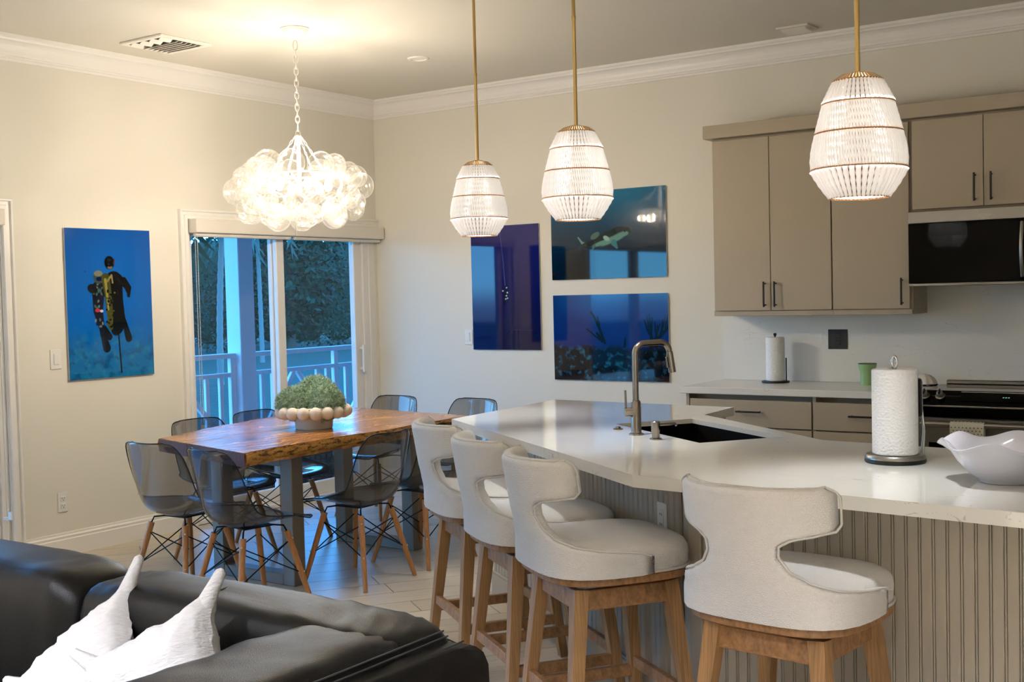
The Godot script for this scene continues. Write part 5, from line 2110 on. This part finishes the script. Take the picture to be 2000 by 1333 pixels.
	for i in 15:
		var row := PackedVector3Array()
		var s := i / 14.0
		for j in 13:
			var u := -0.085 + 0.17 * j / 12.0
			var w := 0.003 * sin(u * 60.0 + s * 2.0)
			var p: Vector3
			if s < 0.4:
				p = Vector3(u, -0.20 + 0.20 * s / 0.4, -0.019 - absf(w))
			elif s < 0.6:
				var a := PI * (s - 0.4) / 0.2
				p = Vector3(u, 0.019 * sin(a), -0.019 * cos(a))
			else:
				p = Vector3(u, -0.24 * (s - 0.6) / 0.4, 0.019 + w + 0.004 * (s - 0.6))
			row.append(p)
		rows.append(row)
	b = MB.new()
	b.grid(rows)
	part(tw, "cloth", b, M.towel_cloth)
	b = MB.new()
	for i in 7:
		for j in 9:
			var u := -0.076 + j * 0.019 + (0.0095 if i % 2 == 1 else 0.0)
			if absf(u) > 0.082:
				continue
			b.box(Vector3(u, -0.012 - i * 0.016, 0.0235 + 0.003 * sin(u * 60.0 + 1.4)), Vector3(0.0052, 0.0052, 0.0012))
	for j in 9:
		b.box(Vector3(-0.076 + j * 0.019, 0.0185, 0.006), Vector3(0.005, 0.0012, 0.005), 0.0, Basis(Vector3.RIGHT, 0.35))
	part(tw, "dots", b, M.matte_black)

# ------------------------------------------------------------------ small counter things
func paper_roll(b: MB, r: float, h: float, y: float) -> void:
	b.lathe([Vector2(0.019, y), Vector2(r - 0.003, y), Vector2(r, y + 0.003), Vector2(r, y + h - 0.004), Vector2(r - 0.004, y + h), Vector2(0.019, y + h), Vector2(0.019, y)], 40)

func build_small_things() -> void:
	var p := Vector3(5.053, COUNTER, 3.195)
	var t := thing("paper_towel_holder", "chrome paper towel holder with tension arm on the island", "paper towel holder", p, 0.55, "paper towel holders")
	var b := MB.new()
	b.lathe([Vector2(0, 0.0), Vector2(0.096, 0.0), Vector2(0.099, 0.004), Vector2(0.098, 0.014), Vector2(0.0, 0.014)], 40)
	part(t, "rubber_foot", b, M.matte_black)
	b = MB.new()
	b.lathe([Vector2(0.098, 0.014), Vector2(0.098, 0.020), Vector2(0.092, 0.027), Vector2(0.0, 0.028)], 40)
	part(t, "base_plate", b, M.stainless)
	b = MB.new()
	b.tube([Vector3(0, 0.028, 0), Vector3(0, 0.318, 0)], 0.006, 10)
	var lp := []
	for k in 14:
		var a := TAU * k / 14
		lp.append(Vector3(sin(a) * 0.008, 0.332 + cos(a) * 0.020, 0))
	b.tube(lp, 0.0048, 8, false, true)
	part(t, "post", b, M.chrome)
	b = MB.new()
	b.tube([Vector3(0.088, 0.024, -0.012), Vector3(0.094, 0.10, -0.006), Vector3(0.086, 0.20, 0.0)], 0.0035, 8)
	b.tube([Vector3(0.088, 0.024, 0.012), Vector3(0.094, 0.10, 0.006), Vector3(0.086, 0.20, 0.0)], 0.0035, 8)
	part(t, "tension_arm", b, M.chrome)
	b = MB.new()
	b.box(Vector3(0.081, 0.215, 0), Vector3(0.010, 0.125, 0.030), 0.0045)
	var pd := part(t, "arm_pad", b, M.matte_black)
	b = MB.new()
	b.box(Vector3(0.087, 0.215, 0), Vector3(0.005, 0.105, 0.020), 0.002)
	part(pd, "pad_plate", b, M.stainless)
	var r := thing("paper_towel_roll", "thick dimpled white paper towel roll on the island", "paper towel", p + Vector3(0, 0.028, 0), 0.55)
	b = MB.new()
	paper_roll(b, 0.0735, 0.282, 0.0)
	part(r, "paper", b, M.paper)
	b = MB.new()
	b.lathe([Vector2(0.019, 0.001), Vector2(0.0205, 0.001), Vector2(0.0205, 0.281), Vector2(0.019, 0.281)], 20)
	part(r, "cardboard_core", b, M.cane_pale)
	# the second holder by the wall
	p = Vector3(3.40, COUNTER, 0.165)
	t = thing("paper_towel_holder", "black wire paper towel holder on the counter by the wall", "paper towel holder", p, 0.2, "paper towel holders")
	b = MB.new()
	b.lathe([Vector2(0, 0.0), Vector2(0.084, 0.0), Vector2(0.086, 0.004), Vector2(0.084, 0.011), Vector2(0.0, 0.012)], 32)
	part(t, "base_plate", b, M.matte_black)
	b = MB.new()
	b.tube([Vector3(0, 0.012, 0), Vector3(0, 0.305, 0)], 0.006, 8)
	b.box(Vector3(0, 0.30, 0), Vector3(0.018, 0.016, 0.018), 0.003)
	part(t, "post", b, M.matte_black)
	b = MB.new()
	b.tube([Vector3(0.070, 0.01, 0.02), Vector3(0.070, 0.155, 0.02)], 0.004, 8)
	part(t, "side_arm", b, M.matte_black)
	r = thing("paper_towel_roll", "slim white paper towel roll on the counter by the wall", "paper towel", p + Vector3(0, 0.012, 0))
	b = MB.new()
	paper_roll(b, 0.058, 0.272, 0.0)
	part(r, "paper", b, M.paper)
	# green fluted tumbler
	t = thing("fluted_tumbler", "pale green fluted tumbler on the counter by the wall", "tumbler", Vector3(3.985, COUNTER, 0.19))
	b = MB.new()
	var rows := []
	for e in [[0.040, 0.0], [0.041, 0.004], [0.0415, 0.075], [0.043, 0.085], [0.050, 0.105], [0.054, 0.124], [0.051, 0.126], [0.047, 0.108], [0.038, 0.085], [0.036, 0.01], [0.0, 0.008]]:
		var row := PackedVector3Array()
		for j in 49:
			var a := TAU * (j % 48) / 48.0
			var k: float = e[0]
			if e[1] < 0.09 and e[0] > 0.0395:
				k *= 1.0 - 0.06 * pow(absf(cos(a * 4.0)), 3.0)
			row.append(Vector3(k * cos(a), e[1], -k * sin(a)))
		rows.append(row)
	b.grid(rows, true)
	part(t, "cup", b, M.jade)
	b = MB.new()
	b.lathe([Vector2(0.050, 0.1255), Vector2(0.0545, 0.1255), Vector2(0.0545, 0.1285), Vector2(0.050, 0.1285)], 32)
	part(t, "dark_rim", b, M.matte_black)
	# shell dish beside the range
	t = thing("shell_ornament", "small white ribbed shell ornament behind the paper towels", "ornament", Vector3(4.305, COUNTER, 0.155))
	b = MB.new()
	rows = []
	for i in 11:
		var la := PI * 0.5 * i / 10.0
		var row := PackedVector3Array()
		for j in 41:
			var a := TAU * (j % 40) / 40.0
			var k := 0.058 * cos(la) * (1.0 + 0.05 * cos(a * 10.0))
			row.append(Vector3(k * cos(a) * 1.25, 0.012 + 0.058 * sin(la), -k * sin(a)))
		rows.append(row)
	b.grid(rows, true)
	part(t, "shell", b, M.chalk_white)
	b = MB.new()
	for k in 9:
		var a := TAU * k / 9
		b.ball(Vector3(cos(a) * 0.062, 0.010, sin(a) * 0.046), Vector3(0.016, 0.010, 0.012), 5, 8)
	part(t, "pebble_base", b, M.smoke_rim)
	# wavy bowl
	t = thing("wavy_bowl", "white glazed bowl with a wavy rim on the island", "bowl", Vector3(5.455, COUNTER, 3.455))
	b = MB.new()
	rows = []
	for e in [[0.0, 0.0, 0], [0.072, 0.0, 0], [0.078, 0.003, 0], [0.080, 0.010, 0], [0.105, 0.028, 0], [0.135, 0.060, 0.2], [0.152, 0.090, 0.6], [0.172, 0.108, 1.0], [0.187, 0.117, 1.2], [0.186, 0.121, 1.2], [0.168, 0.110, 1.0], [0.147, 0.092, 0.6], [0.130, 0.062, 0.2], [0.098, 0.030, 0], [0.05, 0.016, 0], [0.0, 0.014, 0]]:
		var row := PackedVector3Array()
		for j in 73:
			var a := TAU * (j % 72) / 72.0 + 0.35
			var w: float = cos(a * 6.0) * float(e[2])
			var k: float = e[0] * (1.0 + 0.035 * w)
			row.append(Vector3(k * cos(a), e[1] - 0.010 * w * signf(e[2]), -k * sin(a)))
		rows.append(row)
	b.grid(rows, true)
	part(t, "bowl", b, M.porcelain)

# ------------------------------------------------------------------ sofa and pillows
class BackWarp extends Warp:
	var nz: FastNoiseLite
	var cx := 0.0
	var w := 1.0
	var i := 0
	var last := false
	func at(p: Vector3) -> Vector3:
		var q := p
		# soft sag and creases running over the top
		var cre := nz.get_noise_2d((cx + p.x) * 1.6, p.z * 1.0 + i * 7.0) * 0.008
		if last:
			cre += 0.0035 * sin((p.x - p.z * 0.9) * 70.0) * clampf((p.x + 0.15) * 4.0, 0, 1) * clampf(p.y * 6.0, 0, 1)
		q.y += cre * clampf(p.y * 8.0, 0, 1) + 0.006 * cos(p.x / w * PI)
		q.z += cre * 0.8
		var ux := p.x / (w * 0.5)
		q.x = signf(ux) * pow(absf(ux), 0.5) * w * 0.5 if absf(ux) < 1.0 else p.x
		if not last:
			q.y += 0.006 * clampf(p.y * 6.0, 0, 1)
		return q

class ArmWarp extends Warp:
	var nz: FastNoiseLite
	func at(p: Vector3) -> Vector3:
		var q := p
		var cre := nz.get_noise_2d(p.x * 1.2 + 30.0, p.z * 1.6) * 0.007 + 0.0025 * sin((p.z + p.x * 0.6) * 60.0) * clampf(-p.z * 3.0 - 0.6, 0, 1) * clampf(0.08 - p.x, 0, 1) * 5.0
		q.y += cre * clampf(p.y * 8.0, 0, 1)
		return q

func build_sofa() -> void:
	var t := thing("leather_sofa", "black leather sofa with stitched arm, its back to the table", "sofa")
	var nz := FastNoiseLite.new()
	nz.seed = 44
	nz.frequency = 3.0
	nz.fractal_octaves = 3
	# outer shell: back and arm panels with rounded tops
	var b := MB.new()
	b.puff(Vector3(3.0, 0.40, 5.015), Vector3(3.32, 0.66, 0.13), 9.0, 22, 48, null, 1)
	part(t, "back_panel", b, M.leather)
	b = MB.new()
	b.puff(Vector3(4.605, 0.395, 5.50), Vector3(0.13, 0.66, 1.10), 9.0, 22, 48, null, 2)
	part(t, "arm_panel", b, M.leather)
	b = MB.new()
	b.bx(Vector3(1.40, 0.06, 5.03), Vector3(4.66, 0.28, 6.0), 0.02)
	part(t, "base_frame", b, M.leather)
	# back cushions
	var cuts := [1.42, 2.46, 3.50, 4.62]
	for i in 3:
		var x0: float = cuts[i]
		var x1: float = cuts[i + 1]
		b = MB.new()
		var last := i == 2
		var cx := (x0 + x1) * 0.5
		var bw := BackWarp.new()
		bw.nz = nz
		bw.cx = cx
		bw.w = x1 - x0
		bw.i = i
		bw.last = last
		b.puff(Vector3(cx, 0.545, 5.135), Vector3(x1 - x0 + 0.004, 0.455, 0.27), 5.5, 60, 48, bw, 1)
		var bc := part(t, "back_cushion", b, M.leather)
		if last:
			b = MB.new()
			var sp := []
			for k in 17:
				var a := lerpf(-0.5, PI * 0.98, k / 16.0)
				var g := pow(pow(absf(cos(a)), 5.5) + pow(absf(sin(a)), 5.5), -1.0 / 5.5)
				sp.append(Vector3(3.96 + 0.04 * cos(a), 0.548 + 0.2275 * sin(a) * g + 0.004, 5.135 + 0.135 * cos(a) * g))
			b.tube(sp, 0.0035, 6)
			part(bc, "seam", b, M.matte_black)
	# arm cushion
	var aw := ArmWarp.new()
	aw.nz = nz
	b = MB.new()
	b.puff(Vector3(4.44, 0.545, 5.555), Vector3(0.35, 0.452, 1.10), 5.5, 60, 56, aw, 2)
	var ac := part(t, "arm_cushion", b, M.leather)
	b = MB.new()
	for e in [[0.0, 0.0], [0.012, -0.010]]:
		var path := []
		for k in 40:
			path.append(Vector3(4.602 + e[0], 0.748 + e[1], 5.06 + 0.98 * k / 39.0))
		b.tube(path, 0.0022, 6)
	part(ac, "seam", b, M.stitch)
	b = MB.new()
	for e in [0.0, 0.016]:
		var path := []
		for k in 40:
			path.append(Vector3(4.635 + e, 0.722 - e * 0.4, 5.03 + 1.0 * k / 39.0))
		b.tube(path, 0.002, 6)
	part(t, "arm_seam", b, M.stitch)
	# seat cushions
	for e in [[1.42, 2.86], [2.87, 4.27]]:
		b = MB.new()
		b.puff(Vector3((e[0] + e[1]) * 0.5, 0.36, 5.62), Vector3(e[1] - e[0], 0.17, 0.76), 6.0, 18, 48)
		part(t, "seat_cushion", b, M.leather)
	for e in [[1.5, 5.1], [4.6, 5.1], [1.5, 5.9], [4.6, 5.9]]:
		b = MB.new()
		b.bx(Vector3(e[0] - 0.03, 0, e[1] - 0.03), Vector3(e[0] + 0.03, 0.07, e[1] + 0.03), 0.003)
		part(t, "foot", b, M.matte_black)

# a pillow gives way where the seat and the back cushion hold it
func rest_on_sofa(t: Node3D, p: Vector3) -> Vector3:
	var q := t.transform * p
	q.y = maxf(q.y, 0.450 + 0.02 * maxf(0.0, minf(1.0, (0.45 - q.y) * 4.0)) * 0.3)
	q.z = maxf(q.z, 5.276 - 1.6 * maxf(0.0, q.y - 0.69))
	return t.transform.affine_inverse() * q

func pillow(label: String, at: Vector3, rot: Vector3, size: float, sd: int) -> void:
	var t := thing("throw_pillow", label, "pillow", at, 0.0, "white throw pillows on the sofa")
	t.rotation = rot
	var nz := FastNoiseLite.new()
	nz.seed = sd
	nz.frequency = 5.0
	nz.fractal_octaves = 3
	var n := 40
	for side in [1.0, -1.0]:
		var rows := []
		for i in n + 1:
			var row := PackedVector3Array()
			for j in n + 1:
				var u := -1.0 + 2.0 * j / n
				var v := -1.0 + 2.0 * i / n
				# edges pulled in between the corners, corners drawn out to ears
				var x := u * (1.0 - 0.06 * (1.0 - v * v) * absf(u)) * size * 0.5
				var y := v * (1.0 - 0.06 * (1.0 - u * u) * absf(v)) * size * 0.5
				var c := pow(absf(u * v), 5.0)
				x *= 1.0 + 0.16 * c
				y *= 1.0 + 0.16 * c
				var f := pow((1.0 - pow(absf(u), 3.0)) * (1.0 - pow(absf(v), 3.0)), 0.55)
				var fold := nz.get_noise_2d(u * 0.5 + sd, v * 0.5) * 0.020 * f + 0.006 * nz.get_noise_2d(u * 1.6, v * 1.6 + 9.0) * minf(1.0, f * 3.0)
				var z: float = side * (0.098 * f + 0.008 * (1.0 - f) * (1.0 - pow(maxf(absf(u), absf(v)), 12.0))) + fold
				z += 0.018 * nz.get_noise_2d(u * 0.7 + 40.0, v * 0.7) * pow(maxf(absf(u), absf(v)), 4.0)
				row.append(rest_on_sofa(t, Vector3(x, y, z)))
			rows.append(row)
		var b := MB.new()
		b.grid(rows, false, side < 0)
		part(t, "cover_side", b, M.linen)
	# corner ears stuffed with the seam
	for s in [[-1, -1], [1, -1], [1, 1], [-1, 1]]:
		var b := MB.new()
		var d := Vector3(s[0], s[1], 0).normalized()
		var c := Vector3(s[0], s[1], 0) * size * 0.5
		if (t.transform * (c * 1.3)).y < 0.47:
			continue
		b.tube([c * 0.90, c * 1.05, c * 1.18, c * 1.27, c * 1.30], [0.024, 0.019, 0.015, 0.013, 0.004], 8)
		part(t, "corner_ear", b, M.linen)

# ------------------------------------------------------------------ scene
const ROOM_LIGHT := 38.0

func _ready() -> void:
	# camera
	var cam := Camera3D.new()
	cam.name = "camera"
	var yaw := 0.607756
	var pitch := 0.039172
	var roll := -0.0244055
	var f := Vector3(-sin(yaw), 0, -cos(yaw))
	var r := Vector3(cos(yaw), 0, -sin(yaw))
	var f2 := f * cos(pitch) - Vector3.UP * sin(pitch)
	var u2 := Vector3.UP * cos(pitch) + f * sin(pitch)
	var r3 := r * cos(roll) + u2 * sin(roll)
	var u3 := u2 * cos(roll) - r * sin(roll)
	cam.fov = 32.332
	cam.near = 0.05
	cam.far = 300.0
	add_child(cam)
	cam.transform = Transform3D(Basis(r3, u3, -f2), Vector3(6.239, 1.5, 7.1156))
	cam.current = true
	# dusk sky
	var env := Environment.new()
	env.background_mode = Environment.BG_SKY
	var sky := Sky.new()
	var sm := ProceduralSkyMaterial.new()
	sm.sky_top_color = Color(0.16, 0.50, 0.86)
	sm.sky_horizon_color = Color(0.40, 0.74, 0.95)
	sm.ground_bottom_color = Color(0.10, 0.16, 0.22)
	sm.ground_horizon_color = Color(0.30, 0.45, 0.62)
	sm.sky_energy_multiplier = 1.0
	sky.sky_material = sm
	env.sky = sky
	env.background_energy_multiplier = 11.0
	env.tonemap_mode = Environment.TONE_MAPPER_LINEAR
	env.tonemap_exposure = 1.06
	env.sdfgi_enabled = true
	env.ssao_enabled = true
	env.ssil_enabled = true
	var we := WorldEnvironment.new()
	we.name = "environment"
	we.environment = env
	add_child(we)

	make_materials()
	glow_mat("bulb_glow", Color(1.0, 0.90, 0.74), 14.0)
	glow_mat("pendant_glow", Color(1.0, 0.97, 0.93), 8.0)
	glow_mat("room_glow", Color(1.0, 0.96, 0.92), 4.0)
	glow_mat("clock_glow", Color(0.25, 0.95, 0.6), 0.35)
	mat("towel_cloth", Color(0.80, 0.77, 0.68), 0.9)
	build_room()
	build_doors()
	build_outdoors()
	build_ceiling_things()
	build_kitchen()
	build_island()
	build_table()
	build_chairs()
	build_stools()
	build_planter()
	build_pictures()
	build_plates()
	build_small_things()
	build_sofa()
	pillow("white linen pillow with pinched corners, leaning furthest from the sofa arm", Vector3(3.70, 0.51, 5.37), Vector3(-0.5, -0.1, 0.82), 0.42, 3)
	pillow("white linen pillow with pinched corners, in front, nearer the sofa arm", Vector3(4.065, 0.595, 5.425), Vector3(-0.45, 0.1, 0.55), 0.355, 11)
	build_chandelier()
	build_pendants()
	build_room_lights()
